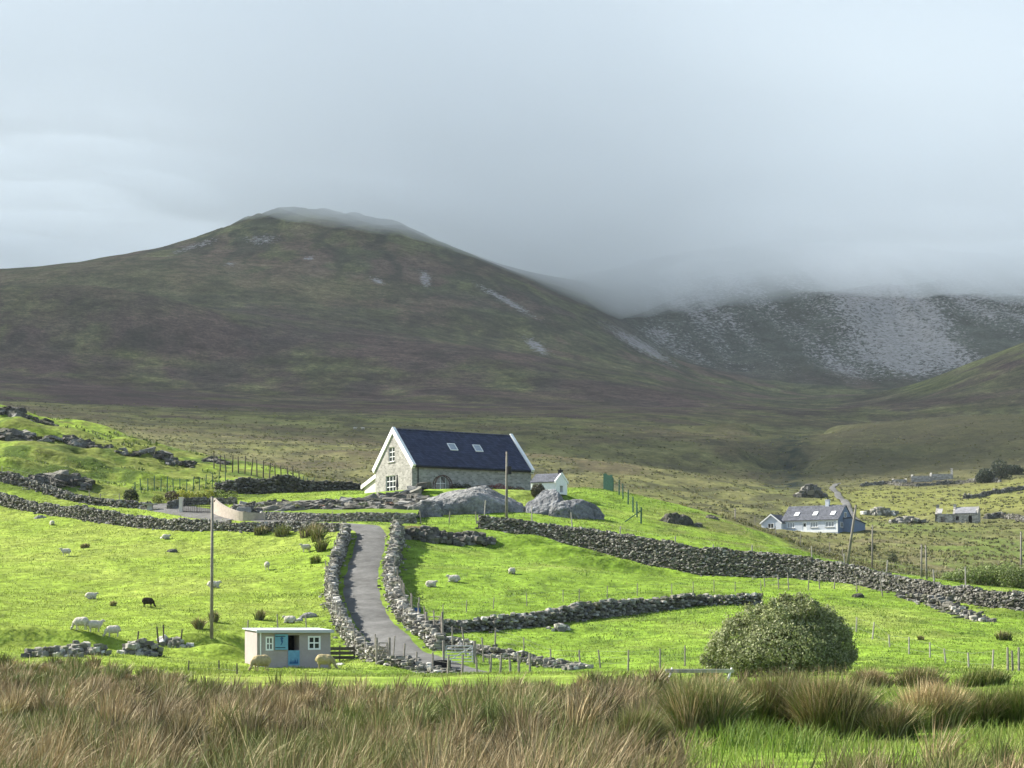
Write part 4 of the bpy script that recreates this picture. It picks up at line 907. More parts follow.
# ruins of a hamlet far up the slope
def old_walls(px, py, w, h, label, gable=False, d0=600, dark=1.0):
    p = at(px, py, d0, 900); root = empty('ruined_house', p, math.radians(-15)); tag(root, label, 'ruin')
    b = MB(); b.box(-w / 2, w / 2, 0, .6, -1.2, h); b.build('wall', M_RUIN, root)
    b = MB(); b.box(-w / 2, w / 2, 4, 4.6, -1.2, h * .8); b.build('wall', M_RUIN, root)
    for s in (-1, 1):
        hh = h * (2.0 if gable and s > 0 else 1.3); b = MB(); b.prism([(.61, -1.2), (3.99, -1.2), (3.99, h * .8), (2.9, hh), (1.9, hh), (.61, h * .9)], 'x', s * w / 2 - .35, s * w / 2 + .35); b.build('gable', M_RUIN, root)
old_walls(921, 482, 6.5, 2.2, 'pale roofless ruin high on the slope, left of the tall gable')
old_walls(941, 480, 7.5, 2.2, 'ruin with one tall standing gable high on the slope', True)
old_walls(899, 483, 4.5, 1.3, 'lowest broken ruin high on the slope, leftmost of three')
for L_, lab in (((('pts'), [(860, 487), (885, 484), (915, 486), (960, 484), (1000, 482)]), 'long old field wall crossing the slope below the far ruins'), ((('pts'), [(1024 - 60, 521 - 22), (985, 496), (1005, 492), (1040, 489)]), 'low old field wall on the yellow grazing above the roofless cottage')):
    stone_wall('stone_wall', smooth_line([tuple(at(p, q, 470, 900)[:2]) for p, q in L_[1]], 3), 1.1, 1.0, lab, sz=1.0, rub=.1, dark=.5)
stone_wall('stone_wall', smooth_line([tuple(at(p, q, 380, 520)[:2]) for p, q in ((985, 519), (1000, 517), (1015, 519), (1030, 523))], 3), 1.0, 1.5, 'dark old wall running right from the roofless cottage', sz=.8, rub=.1, dark=.5)

def shed():
    yaw = math.radians(25); p = at(257, 667, 115, 140); z = p.z - .02
    root = empty('shed', (p.x, p.y, z), yaw); tag(root, 'small beige shed with blue half doors and white windows beside the rushes', 'shed')
    L, W, E = 4.75, 2.45, 2.2
    MS = mat('beige shed render', (.36, .31, .29), noise=[(1, .88, 1.06), (6, .93, 1.05)])
    b = MB(); b.prism([(0, -.3), (W, -.3), (W, E + .12), (0, E)], 'x', 0, L); w = b.build('wall', MS, root)
    op = (1.98, 2.72, .1, 1.95); wi = [(.55, 1.02, .5, .85), (3.28, 1.05, .82, .85)]
    boolean_cut(w, [(op[0], op[1], -.3, 1.2, op[2], op[3])] + [(x, x + ww, -.3, .1, z0, z0 + h) for x, z0, ww, h in wi])
    b = MB(); b.box(op[0], op[1], 1.0, 1.15, op[2], op[3]); b.build('shade_panel', M_DARK, root)  # near-black sheet painting the shade inside the shed
    for x, z0, ww, h in wi: window(root, mtx(x, 0, z0), ww, h, 2, 2, depth=.07, fw=.1, bw=.04, sill=False)
    MB_ = mat('blue painted door', (.14, .32, .42), rough=.6, noise=[(3, .85, 1.1)]); MT = mat('door picture paint', (.03, .10, .22), rough=.7)
    b = MB(); b.box(op[0], op[1], -.05, -.005, .1, 1.02); lo = b.build('lower_door', MB_, root)
    b = MB()
    for k in range(7): x = op[0] + .12 + k * .08; b.prism([(x - .05, .2), (x + .05, .2), (x + random.uniform(-.05, .05), .35 + random.uniform(0, .22))], 'y', -.058, -.051)
    b.build('painted_grass', MT, lo)
    b = MB(); b.box(op[0] - .86, op[0] - .03, -.1, -.055, 1.06, 2.02); up = b.build('upper_door', MB_, root)
    b = MB(); cx, cz = op[0] - .44, 1.6
    prof = [(0, .26), (.09, .22), (.12, .14), (.05, .1), (.1, .0), (.07, -.12), (.0, -.22), (-.08, -.26), (-.04, -.18), (.0, -.1), (-.05, .0), (-.06, .12), (-.1, .17), (-.05, .22)]
    b.prism([(cx + x, cz + z_) for x, z_ in prof], 'y', -.108, -.101); b.build('painted_figure', MT, up)
    b = MB()
    for z_ in (1.2, 1.88): b.box(op[0] - .84, op[0] - .2, -.112, -.1005, z_ - .02, z_ + .02)
    b.build('hinge', M_BLACK, up)
    b = MB(); b.box(op[0], op[1], -.12, .0, .0, .09); b.build('doorstep', M_PEBBLE, root)
    b = MB(); b.prism([(-.3, E + .0), (W + .15, E + .13), (W + .15, E + .2), (-.3, E + .07)], 'x', -.12, L + .12); b.build('roof', mat('pale metal roof', (.50, .54, .58), rough=.5, noise=[(2, .85, 1.08)]), root)
    b = MB(); b.box(-.13, L + .13, -.33, -.301, E - .1, E + .08); b.build('fascia', mat('grey fascia', (.42, .43, .44)), root)
    b = MB(); b.tube((.2, -.08, 0), (.2, -.08, E - .05), .045, .045, 8); b.build('downpipe', M_WHITE, root)
shed()
# timber gate pieces, metal gate, trough, low pen beside the shed
b = MB(); p = at(340, 661, 115, 145)
for k in range(3): b.box(-1.0, 1.0, -.03, .03, .12 + k * .3, .34 + k * .3)
for x in (-1.0, 0, 1.0): b.tube((x, .06, -.2), (x, .06, 1.05), .06, .05, 6)
o = b.build('hurdle', M_WOODD, loc=p); o.rotation_euler = (0, 0, .35); tag(o, 'low dark board hurdle joining the shed corner to the drive wall', 'hurdle')
def bar_gate(name, px, py, w, h, n, yaw, m, label, r=.03, dmin=115, dmax=150):
    p = at(px, py, dmin, dmax); root = empty(name, p, yaw); tag(root, label, 'gate')
    b = MB()
    for k in range(n): z = .15 + (h - .15) * k / (n - 1); b.tube((0, 0, z), (w, 0, z), r, r, 6)
    b.tube((0, 0, .1), (w, 0, h), r * .8, r * .8, 6); b.tube((0, 0, .1), (0, 0, h), r, r, 6); b.tube((w, 0, .1), (w, 0, h), r, r, 6); b.build('gate_bars', m, root)
    for x in (-.15, w + .15):
        b = MB(); b.tube((x, 0, -.3), (x, 0, h + .35), .09, .08, 8); b.build('gate_post', M_WOOD, root)
bar_gate('field_gate', 446, 664, 1.7, 1.15, 6, .1, mat('galvanised', (.55, .57, .58), rough=.5, metal=.3), 'pale metal bar gate across the lower end of the drive')
bar_gate('field_gate', 379, 663, .55, 1.3, 5, .3, M_WOOD, 'narrow wooden gate in the left drive wall near the shed', .035)
bar_gate('field_gate', 428, 634, 1.1, 1.2, 5, -.6, M_WOOD, 'wooden gate leaning at the corner of the upper right field', .035, 125, 160)
b = MB(); b.prism([(-.3, .5), (.3, .5), (.22, .05), (-.22, .05)], 'x', -.55, .55)
for x in (-.4, .4): b.box(x - .05, x + .05, -.25, .25, -.1, .05)
tag(b.build('water_trough', M_BLACK, loc=at(442, 668, 110, 135)), 'small dark tub beside the metal gate posts', 'tub')
b = MB(); 
for y in (-.25, .25): b.tube((0, y, .42), (2.4, y, .36), .04, .04, 6)
for x in (.2, 2.2): b.tube((x, -.3, 0), (x, -.3, .5), .04, .04, 6); b.tube((x, .3, 0), (x, .3, .5), .04, .04, 6); b.tube((x, -.3, .4), (x, .3, .4), .035, .035, 6)
tag(b.build('fallen_rail', M_WOOD, loc=at(486, 664, 110, 140)), 'pale timber rail frame lying in the grass right of the metal gate', 'timber frame')
# white feeder in the rushes before the bush
p = gd(705, 84); root = empty('feed_trough', p + Vector((-1.8, 0, 0)), 0); tag(root, 'long white sheep feed trough half hidden in the rushes by the bush', 'trough')
b = MB(); b.prism([(-.2, .66), (-.16, .66), (-.08, .55), (.08, .55), (.16, .66), (.2, .66), (.1, .51), (-.1, .51)], 'x', .15, 3.0); b.build('trough_channel', mat('chalky white metal', (.5, .5, .48), noise=[(3, .6, 1.15)]), root)
for x in (.3, 2.8):
    b = MB(); b.tube((x - .1, -.3, 0), (x + .12, 0, .72), .03, .03, 6); b.tube((x - .1, .3, 0), (x + .12, 0, .72), .03, .03, 6); b.build('leg', M_WHITE, root)
b = MB(); b.box(-.35, .35, -.2, .2, 0, .28); b.box(-.28, .28, -.14, .14, .28, .33)
tag(b.build('feed_tub', mat('blue plastic', (.03, .10, .28), rough=.5), loc=at(408, 612, 140, 175) + Vector((.6, 0, 0))), 'small blue plastic tub by the right drive wall', 'tub')
b = MB(); b.box(-.8, .8, -.5, .5, .62, .72); b.box(-.3, .3, -.25, .25, -.2, .62)
tag(b.build('stone_table', M_PEBBLE, loc=gd(150, 226)), 'pale flat stone slab table behind the left field wall', 'stone table')

# ------------------------------------------------------------------ shrubs, rushes, grass
def blades(cx_, cy_, cz_, h, wdt, lean, curl, cb, ct, mid=.55):
    """arrays -> V,F,C ; each blade is a bent ribbon of a quad and a tip triangle"""
    n = len(cx_)
    a = rng.uniform(0, 2 * PI, n); ux, uy = np.cos(a) * wdt / 2, np.sin(a) * wdt / 2
    base = np.stack([cx_, cy_, cz_], 1); l = lean
    m = base + np.concatenate([l * mid * h[:, None] * (1 - curl[:, None]), (h * mid)[:, None]], 1)
    t = base + np.concatenate([l * h[:, None], (h * np.sqrt(np.clip(1 - .5 * (l ** 2).sum(1), .2, 1)))[:, None]], 1)
    u = np.stack([ux, uy, np.zeros(n)], 1)
    V = np.stack([base - u, base + u, m + u * .9, m - u * .9, t], 1).reshape(-1, 3)
    k = np.arange(n) * 5
    Q = np.stack([k, k + 1, k + 2, k + 3], 1); T = np.stack([k + 3, k + 2, k + 4], 1)
    cm = cb * .45 + ct * .55
    Cc = np.stack([cb, cb, cm, cm, ct], 1).reshape(-1, 3)
    return V, Q, T, Cc
GREEN_B = np.array([(.07, .105, .02), (.10, .14, .028), (.06, .085, .022), (.12, .14, .04)])
TIP = np.array([(.29, .205, .098), (.37, .28, .145), (.185, .125, .065), (.46, .38, .22), (.25, .17, .09)])
TIPG = np.array([(.13, .17, .035), (.19, .20, .055), (.10, .14, .03), (.24, .22, .08)])
def rush_mesh(name, X, Y, hgt, ncl, spread, wind=.2, greener=0.0, wmul=1.0):
    """clumps at X,Y with heights hgt and ncl blades each"""
    rep = np.repeat(np.arange(len(X)), ncl); n = len(rep)
    r = np.sqrt(rng.uniform(0, 1, n)) * spread[rep]; th = rng.uniform(0, 2 * PI, n)
    ox, oy = r * np.cos(th), r * np.sin(th)
    x, y = X[rep] + ox, Y[rep] + oy
    z = H(x, y) - .03
    h = hgt[rep] * rng.uniform(.6, 1.12, n) * (1 - .25 * (r / spread[rep]) ** 2)
    out = np.stack([ox, oy], 1) / spread[rep][:, None] * .8 * rng.uniform(.3, 1, (n, 1))
    cl = rng.normal(0, .14, (len(X), 2))[rep]
    wv = np.stack([wind * (.6 + .6 * fbm(x / 5, y / 5, 2, 401)), .05 * np.ones(n)], 1) + cl
    l = out + wv + rng.normal(0, .12, (n, 2))
    d = np.maximum(y, 8)
    w = np.maximum(.009, d * .00042) * rng.uniform(.6, 1.6, n) * wmul
    gsel = fbm(X / 2.6, Y / 2.6, 3, 402)[rep]; pal = fbm(X / 6, Y / 6, 3, 403)[rep]
    cb = GREEN_B[rng.integers(0, 4, n)] * rng.uniform(.8, 1.2, (n, 1)); ct = TIP[rng.integers(0, 5, n)] * rng.uniform(.8, 1.2, (n, 1))
    cb = mixc(cb, (.17, .13, .075), sstep(-.25, .3, pal - .3 * gsel) * .6); tone = (1 + .75 * fbm(X / 1.6, Y / 2.2, 2, 404)[rep] + .25 * rng.normal(0, .6, len(X))[rep])[:, None]; cb = cb * np.clip(tone, .35, 1.7); ct = ct * np.clip(tone, .5, 1.5)
    gc = np.clip(sstep(-.1, .25, gsel + .22 * rng.normal(0, 1, len(X))[rep]) * .9 + greener, 0, 1)
    ct = ct + (TIPG[rng.integers(0, 4, n)] - ct) * (rng.uniform(0, 1, n) < gc)[:, None]
    V, Q, T, Cc = blades(x, y, z, h, w, l, rng.uniform(.1, .6, n), cb, ct, .5)
    return np_mesh(name, V, [Q, T], Cc, smooth=True)
def rush_field():
    X, Y, Hh, Nn, S = [], [], [], [], []
    for (d0, d1, dens, nb) in ((9, 20, 2.2, 120), (20, 34, 1.5, 120), (34, 60, .95, 105), (60, 118, .6, 70)):
        n = int(dens * .68 * (d1 ** 2 - d0 ** 2) / 2); d = np.sqrt(rng.uniform(d0 ** 2, d1 ** 2, n)); px = rng.uniform(-190, 1210, n); x = (px - CX) / F * d
        keep = rng.uniform(0, 1, n) < rush_zone(px, d, x, d); px, d, x = px[keep], d[keep], x[keep]
        X.append(x); Y.append(d); k = len(x)
        Hh.append((.74 + .4 * fbm(x / 2.2, d / 4.0, 3, 410)) * rng.uniform(.55, 1.3, k)); Nn.append(np.full(k, nb)); S.append(rng.uniform(.13, .34, k))
    X, Y, Hh, Nn, S = map(np.concatenate, (X, Y, Hh, Nn, S))
    tag(link('rushes', rush_mesh('rushes', X, Y, Hh, Nn, S), M_RUSH), 'dense brown and green rushes filling the boggy foreground', 'rushes', kind='stuff')
rush_field()
def tussock(px, py, wpx, hpx, label, n=900, dmin=20, group='rush tussocks on the grass at right', greener=.15, dmax=120, sub=9):
    n = int(n * 2.4) if sub > 5 else n; p = at(px, py, dmin, dmax); s = p.y / F; R = wpx * s * .5 * .74; h = hpx * s * 1.12
    m = sub; a = rng.uniform(0, 2 * PI, m); r = np.sqrt(rng.uniform(0, 1, m)) * R * .75
    me = rush_mesh('rush_tussock', p.x + r * np.cos(a), p.y + r * np.sin(a) * .7, h * rng.uniform(.85, 1.05, m), np.full(m, n // m), np.full(m, max(R * .5, .08)), wind=.08, greener=greener)
    V = np.empty(len(me.vertices) * 3); me.vertices.foreach_get('co', V); V = V.reshape(-1, 3) - np.array(p); me.vertices.foreach_set('co', V.ravel()); me.update()
    return tag(link('rush_tussock', me, M_RUSH, loc=p), label, 'rushes', group)
TS = [(765, 734, 72, 64, 'large brown-topped rush tussock nearest below the big bush', 2200), (831, 741, 84, 68, 'biggest brown rush tussock in the middle of the tussock row', 2600), (893, 740, 62, 38, 'low green-footed tussock in front between two bigger ones', 1500),
      (928, 731, 66, 50, 'broad green tussock with pale drooping right side', 1800), (979, 727, 52, 40, 'bright green spiky tussock standing on mown grass', 1400), (1016, 728, 40, 42, 'bright green tussock cut by the right edge of the view', 1200),
      (872, 690, 44, 22, 'low brown tussock in the back row right of the bush', 700), (918, 690, 60, 24, 'long brown tussock in the back row, behind the broad green one', 900), (985, 686, 70, 17, 'low dark strip of rushes in the back row at far right', 900),
      (794, 694, 28, 24, 'small dark tussock tucked under the right side of the bush', 500), (700, 742, 70, 66, 'brown tussock at the ragged edge of the rush bed, left of the bush gap', 1800), (640, 752, 46, 44, 'dark green rush clump rising in the brown rush bed', 1500)]
for i, (a, b_, c, d_, lab, n) in enumerate(TS): tussock(a, b_, c, d_, lab, n, greener=.55 if 'bright green' in lab or 'dark green' in lab else .12)
for (a, b_, c, d_, lab) in ((201, 629, 13, 13, 'small rush clump left of the tall field pole'), (214, 622, 9, 12, 'small rush clump right behind the tall field pole'), (260, 620, 11, 11, 'lone rush clump in the field above the shed roof'), (113, 606, 6, 6, 'tiny dark tuft in the middle of the left field'),
                            (322, 551, 14, 14, 'rush clump against the left drive wall top'), (316, 563, 12, 9, 'low rush clump lower down beside the left drive wall'), (310, 536, 26, 14, 'wide brown rush clump under the left field wall near the drive'), (285, 535, 26, 12, 'olive rush clump under the left field wall'), (262, 534, 18, 10, 'low rush clump under the left field wall, left of the olive one'), (318, 541, 18, 16, 'brown rush clump in the corner by the drive head'),
                            (85, 548, 9, 5, 'flat brown tuft beside a sheep in the upper left field'), (1005, 640, 18, 10, 'round dry tussock in the right field below the broken wall'), (921, 640, 6, 5, 'tiny dry tuft in the right field')):
    tussock(a, b_, c, d_, lab, 220, 110, 'rush clumps in the fields', .35, 230, 4)

def leaf_cloud(n, lobes, size, cols, shell=.55, rough=.22):
    """quads spread through several lobes; lobes (x,y,z,rx,ry,rz)"""
    lob = np.array(lobes); vol = np.cbrt(lob[:, 3] * lob[:, 4] * lob[:, 5]) ** 2; k = rng.choice(len(lob), n, p=vol / vol.sum())
    u = rng.normal(size=(n, 3)); u /= np.linalg.norm(u, axis=1)[:, None]
    r = shell + (1 - shell) * rng.uniform(0, 1, n) ** .6
    lump = 1 + rough * fbm(u[:, 0] * 3.2 + k * 5, u[:, 1] * 3.2 + u[:, 2] * 4, 3, 500)
    P = lob[k, :3] + u * (r * lump)[:, None] * lob[k, 3:]
    nrm = u * .7 + rng.normal(size=(n, 3)) * .6; nrm /= np.linalg.norm(nrm, axis=1)[:, None]
    t = np.cross(nrm, rng.normal(size=(n, 3))); t /= np.linalg.norm(t, axis=1)[:, None]; b_ = np.cross(nrm, t)
    s = size * rng.uniform(.6, 1.4, n)[:, None]
    V = np.stack([P - t * s * .9, P + b_ * s * .45, P + t * s * .9, P - b_ * s * .45], 1).reshape(-1, 3)
    q = np.arange(n) * 4; cols = np.array(cols); c = cols[rng.integers(0, len(cols), n)] * rng.uniform(.7, 1.25, (n, 1)) * rng.uniform(.78, 1.18, len(lob))[k][:, None]
    return V, np.stack([q, q + 1, q + 2, q + 3], 1), np.repeat(c, 4, 0)
def shrub(name, loc, lobes, n, size, cols, label, cat='shrub', group=None, stems=6, rough=.22):
    root = empty(name, loc); tag(root, label, cat, group)
    V, Q, c = leaf_cloud(n, lobes, size, cols, rough=rough)
    link('crown', np_mesh('crown', V, Q, c, smooth=False), M_LEAF, root)
    b = MB()
    for i in range(stems):
        l = lobes[i % len(lobes)]; b0 = Vector((random.uniform(-.1, .1) * l[3], random.uniform(-.1, .1) * l[4], -.15)); e = Vector(l[:3]) + Vector((random.uniform(-.3, .3) * l[3], random.uniform(-.3, .3) * l[4], .3 * l[5]))
        m_ = (b0 + e) / 2 + Vector((random.uniform(-.1, .1) * l[3], 0, .1)); r = .035 * l[5] + .01
        b.tube(b0, m_, r, r * .7, 6); b.tube(m_, e, r * .7, r * .25, 6)
        for j in range(3): e2 = m_ + Vector((random.uniform(-.8, .8) * l[3], random.uniform(-.8, .8) * l[4], random.uniform(.2, .8) * l[5])); b.tube(m_, e2, r * .45, r * .12, 5)
    b.build('trunk', M_BARK, root)
    return root
OL = [(.22, .25, .10), (.28, .305, .145), (.155, .185, .06), (.36, .37, .21), (.24, .275, .10)]
p = at(780, 676, 85, 125); s = p.y / F
def PXL(dx, dz, rx, rz, dy=0): return (dx * s, dy, dz * s, rx * s, rx * s * .9, rz * s)
bush_lobes = [PXL(4, 38, 46, 36), PXL(-38, 30, 34, 28), PXL(36, 34, 34, 32), PXL(-56, 20, 19, 18), PXL(14, 58, 30, 22), PXL(-16, 49, 28, 20), PXL(40, 46, 22, 22), PXL(56, 28, 18, 22), PXL(0, 28, 48, 25, -1.2), PXL(-32, 18, 28, 17, -1.4), PXL(30, 22, 32, 18, -1.2), PXL(62, 14, 11, 12), PXL(22, 60, 16, 14, -.6), PXL(-6, 54, 18, 15, -1.2)]
bush_lobes += [PXL(*q) for q in ((-67, 27, 8, 9), (-44, 50, 10, 9), (-20, 65, 9, 7), (6, 77, 8, 6), (22, 78, 7, 6), (47, 62, 9, 9), (66, 42, 8, 9), (70, 22, 8, 9), (-66, 10, 10, 9), (33, 71, 8, 6), (-58, 38, 7, 7), (-4, 73, 6, 6), (59, 53, 6, 7), (-75, 16, 6, 6))]
for i in range(26):
    t = random.uniform(.1, PI - .1); rr = random.uniform(.93, 1.06); bush_lobes.append(PXL(4 + 68 * math.cos(t) * rr, 14 + 60 * math.sin(t) ** .8 * rr - 10 * (math.cos(t) > .5), random.uniform(2.5, 4.5), random.uniform(4, 8), random.uniform(-1.5, 1)))
shrub('willow_bush', p, bush_lobes, 62000, .072, OL, 'big rounded olive green bush rising from the rushes at right', 'bush', stems=14, rough=.5)
shrub('round_shrub', gd(131, 233), [(0, 0, .95, .95, .95, .95)], 2600, .09, [(.03, .05, .016), (.045, .07, .02)], 'dark round clipped shrub behind the left field wall')
shrub('yellow_shrub', gd(185, 238), [(-.4, 0, .7, .7, .6, .7), (.5, 0, .6, .7, .6, .6)], 1600, .08, [(.45, .42, .05), (.35, .36, .05), (.2, .25, .04)], 'left one of two bright yellow shrubs by the yard')
shrub('yellow_shrub', gd(204, 238), [(-.6, 0, .6, .8, .6, .6), (.5, 0, .7, .8, .6, .7)], 1600, .08, [(.45, .42, .05), (.3, .33, .05), (.15, .2, .03)], 'right one of two bright yellow shrubs by the yard')
shrub('purple_shrub', gd(172, 237), [(0, 0, .65, 1.0, .7, .7)], 1300, .08, [(.05, .02, .03), (.07, .03, .03), (.05, .05, .02)], 'dark purple shrub left of the yellow shrubs')
shrub('garden_shrub', gd(220, 241), [(0, 0, .5, .9, .7, .6), (1.4, 0, .4, .9, .6, .5), (-1.0, 0, .4, .6, .6, .6)], 1800, .08, [(.12, .18, .03), (.08, .12, .03), (.2, .24, .05)], 'low spreading green shrub under the mossy bank wall')
shrub('garden_shrub', gd(158, 236), [(0, 0, .4, .8, .6, .55)], 700, .08, [(.10, .15, .03), (.2, .2, .06)], 'small green shrub left of the purple one')
shrub('clipped_shrub', gd(538, 227.5), [(0, 0, .75, .85, .85, .85)], 2200, .09, [(.07, .065, .035), (.05, .055, .03)], 'round brown-green clipped shrub at the right corner of the house')
shrub('hedge_shrub', hl(6.1, -1.0), [(-.6, 0, .5, .8, .6, .6), (.5, 0, .45, .8, .6, .55)], 1400, .08, [(.05, .07, .025), (.06, .05, .03)], 'low dark shrub against the house front')
shrub('flower_shrub', hl(10.6, -1.6), [(-.7, 0, .5, .7, .5, .55), (.3, 0, .6, .8, .5, .55)], 1500, .07, [(.32, .05, .07), (.2, .03, .05), (.06, .08, .03), (.38, .15, .17)], 'red flowering shrub by the house front, left of two')
shrub('flower_shrub', hl(12.7, -1.8), [(-.3, 0, .45, .9, .5, .5), (.8, 0, .4, .6, .5, .45)], 1200, .07, [(.25, .05, .06), (.06, .08, .03), (.10, .08, .04)], 'darker red flowering shrub right beside the other red one')
for i, (px, d, w, cols, lab) in enumerate(((296, 218, .8, [(.2, .22, .04), (.1, .13, .03)], 'yellow-green plant growing in the left rockery'), (338, 218, .6, [(.13, .17, .05), (.07, .1, .03)], 'green plant in the middle of the rockery'), (322, 219, .5, [(.3, .12, .1), (.1, .1, .04)], 'reddish plant in the middle of the rockery'), (390, 218, .7, [(.28, .12, .06), (.12, .1, .04)], 'rusty red plant at the right end of the rockery'),
                                     (364, 218.5, .8, [(.08, .12, .03), (.05, .08, .02)], 'dark green plant in the right half of the rockery'), (262, 217, .9, [(.12, .16, .04), (.08, .1, .03)], 'green mat of plants at the left rockery end'))):
    g_ = gd(px, d - 1.0); shrub('rock_plant', g_ + Vector((0, -.5, .4)), [(0, 0, .4, w, .5, w * .65)], 600, .07, cols, lab, 'plant', stems=3)
# gorse and far bushes at right
for (px, py, w, h, lab, dm) in ((978, 580, 3.0, 1.8, 'pale green gorse bush right of the short poles', 175), (1000, 583, 2.6, 2.2, 'tallest pale green gorse bush at far right', 175), (1018, 580, 2.4, 2.0, 'pale green gorse bush cut by the right edge', 175), (958, 582, 2.0, 1.0, 'lowest gorse bush left of the others', 175)):
    q = at(px, py, dm, 260); shrub('gorse_bush', q, [(-w * .3, 0, h * .45, w * .5, w * .5, h * .5), (w * .3, .3, h * .5, w * .5, w * .5, h * .55), (0, -.4, h * .4, w * .5, w * .5, h * .45)], 2600, .11, [(.16, .21, .06), (.2, .25, .08), (.12, .16, .05)], lab, 'bush')
for (px, py, w, h, lab) in ((1000, 480, 7, 7.5, 'dark dense tree high on the slope at far right'), (985, 483, 5.5, 5.0, 'lower dark tree left of the dense one on the far slope'), (1014, 474, 6, 3.5, 'dark scrub tree on the far slope at the right edge')):
    q = at(px, py, 600, 900); shrub('dark_tree', q, [(0, 0, h * .5, w * .5, w * .5, h * .5), (-w * .3, 0, h * .35, w * .35, w * .35, h * .35), (w * .3, .5, h * .35, w * .35, w * .35, h * .35)], 1800, .35, [(.02, .035, .02), (.03, .045, .025)], lab, 'tree')
for (px, py, lab) in ((872, 552, 'small dark round bush beside the slim pole'), (893, 563, 'small olive bush on the rough slope below the ruin')):
    q = at(px, py, 200, 420); shrub('small_bush', q, [(0, 0, .7, .9, .8, .8)], 800, .1, [(.03, .05, .02), (.05, .06, .02)], lab, 'bush')

# short pasture grass
def pasture():
    X, Y = [], []
    for (d0, d1, dens) in ((20, 60, 60), (60, 110, 22), (104, 165, 16), (165, 262, 7)):
        n = int(dens * .60 * (d1 ** 2 - d0 ** 2) / 2); d = np.sqrt(rng.uniform(d0 ** 2, d1 ** 2, n)); px = rng.uniform(-80, 1110, n); x = (px - CX) / F * d
        crest = np.interp(px, [-80, 560, 640, 700, 760, 860, 960, 1110], [262, 256, 250, 238, 224, 203, 183, 180])
        k = (rush_zone(px, d, x, d) < .4) & (d < crest) & ((px > 620) | (d > 95)); X.append(x[k]); Y.append(d[k])
    x = np.concatenate(X); y = np.concatenate(Y)
    rd = dist_line(x, y, ROADL); hx, hy, _ = HOUSE
    k = (rd > 1.9) & (np.hypot(x - hx - 6, y - hy - 5) > 12); x, y = x[k], y[k]; n = len(x)
    t = fbm(x / 2.2, y / 2.2, 3, 601); t2 = fbm(x / 9, y / 9, 3, 602)
    h = (.07 + .09 * sstep(0, .5, t) + .05 * rng.uniform(0, 1, n)) * (1 + 1.3 * (1 - sstep(50, 85, y)) * sstep(-.2, .4, t2 + t)); w = np.maximum(.012, y * .0003) * rng.uniform(.8, 1.6, n)
    c0 = np.array([(.142, .225, .028), (.18, .245, .038), (.11, .185, .022), (.21, .255, .055)])[rng.integers(0, 4, n)] * rng.uniform(.85, 1.15, (n, 1))
    c0 = mixc(c0, (.19, .19, .06), sstep(.1, .5, t2) * .5)
    t3 = fbm(x / 2.0, y / 3.0, 3, 603); c0 = mixc(c0, (.055, .10, .016), sstep(.18, .42, t3) * .5); c0 = mixc(c0, (.22, .27, .045), (1 - sstep(250, 420, x / y * F + CX)) * .45); h = h * (1 + .35 * sstep(.18, .42, t3))
    V, Q, T, Cc = blades(x, y, H(x, y) - .02, h, w, rng.normal(.12, .3, (n, 2)), np.full(n, .3), c0 * .9, c0 * 1.1)
    tag(link('pasture_grass', np_mesh('pasture_grass', V, [Q, T], Cc), M_BLADE), 'short bright green grazed grass covering the fields', 'grass', kind='stuff')
pasture()

# coarse grass and heather tufts of the moor behind the house
def moor():
    n = 36000; d = np.exp(rng.uniform(math.log(205), math.log(1150), n)); px = rng.uniform(-60, 1090, n); x = (px - CX) / F * d
    crest = np.interp(px, [-60, 100, 250, 330, 560, 640, 700, 760, 860, 960, 1110], [312, 312, 290, 262, 258, 252, 240, 228, 207, 187, 185])
    t = fbm(x / 14, d / 14, 3, 801)
    kn_ = (px < 300) & (d > 240) & (d < crest); k = ((d > crest + 2) & (t > rng.uniform(-.5, .35, n)) & (rng.uniform(0, 1, n) < 1 - .8 * sstep(600, 1100, d))) | (kn_ & (t > rng.uniform(-.2, .5, n)))
    d0_ = d; 
    for (bx, bd, r) in ((826, 420, 26), (962, 450, 12)): k &= np.hypot(x - (bx - CX) / F * bd, d - bd - 4) > r * .55
    x, d, t = x[k], d[k], t[k]; n = len(x); rp = 5
    xx = np.repeat(x, rp) + rng.normal(0, .25, n * rp); yy = np.repeat(d, rp) + rng.normal(0, .25, n * rp)
    cc = np.array([(.07, .075, .03), (.11, .105, .045), (.15, .14, .065), (.065, .07, .03), (.12, .13, .04)])[rng.integers(0, 5, n)] * rng.uniform(.8, 1.2, (n, 1)); cc = np.repeat(np.where((kn_[k])[:, None], cc * np.array([.75, 1.05, .6]), cc), rp, 0)
    V, Q, T, Cc = blades(xx, yy, H(xx, yy) - .05, rng.uniform(.25, .55, n * rp), rng.uniform(.12, .3, n * rp) * yy / 300, rng.normal(.1, .45, (n * rp, 2)), np.full(n * rp, .4), cc, cc * 1.15)
    tag(link('moor_grass', np_mesh('moor_grass', V, [Q, T], Cc), M_BLADE), 'coarse olive and straw coloured tufts on the moor behind the house', 'grass', kind='stuff')
moor()

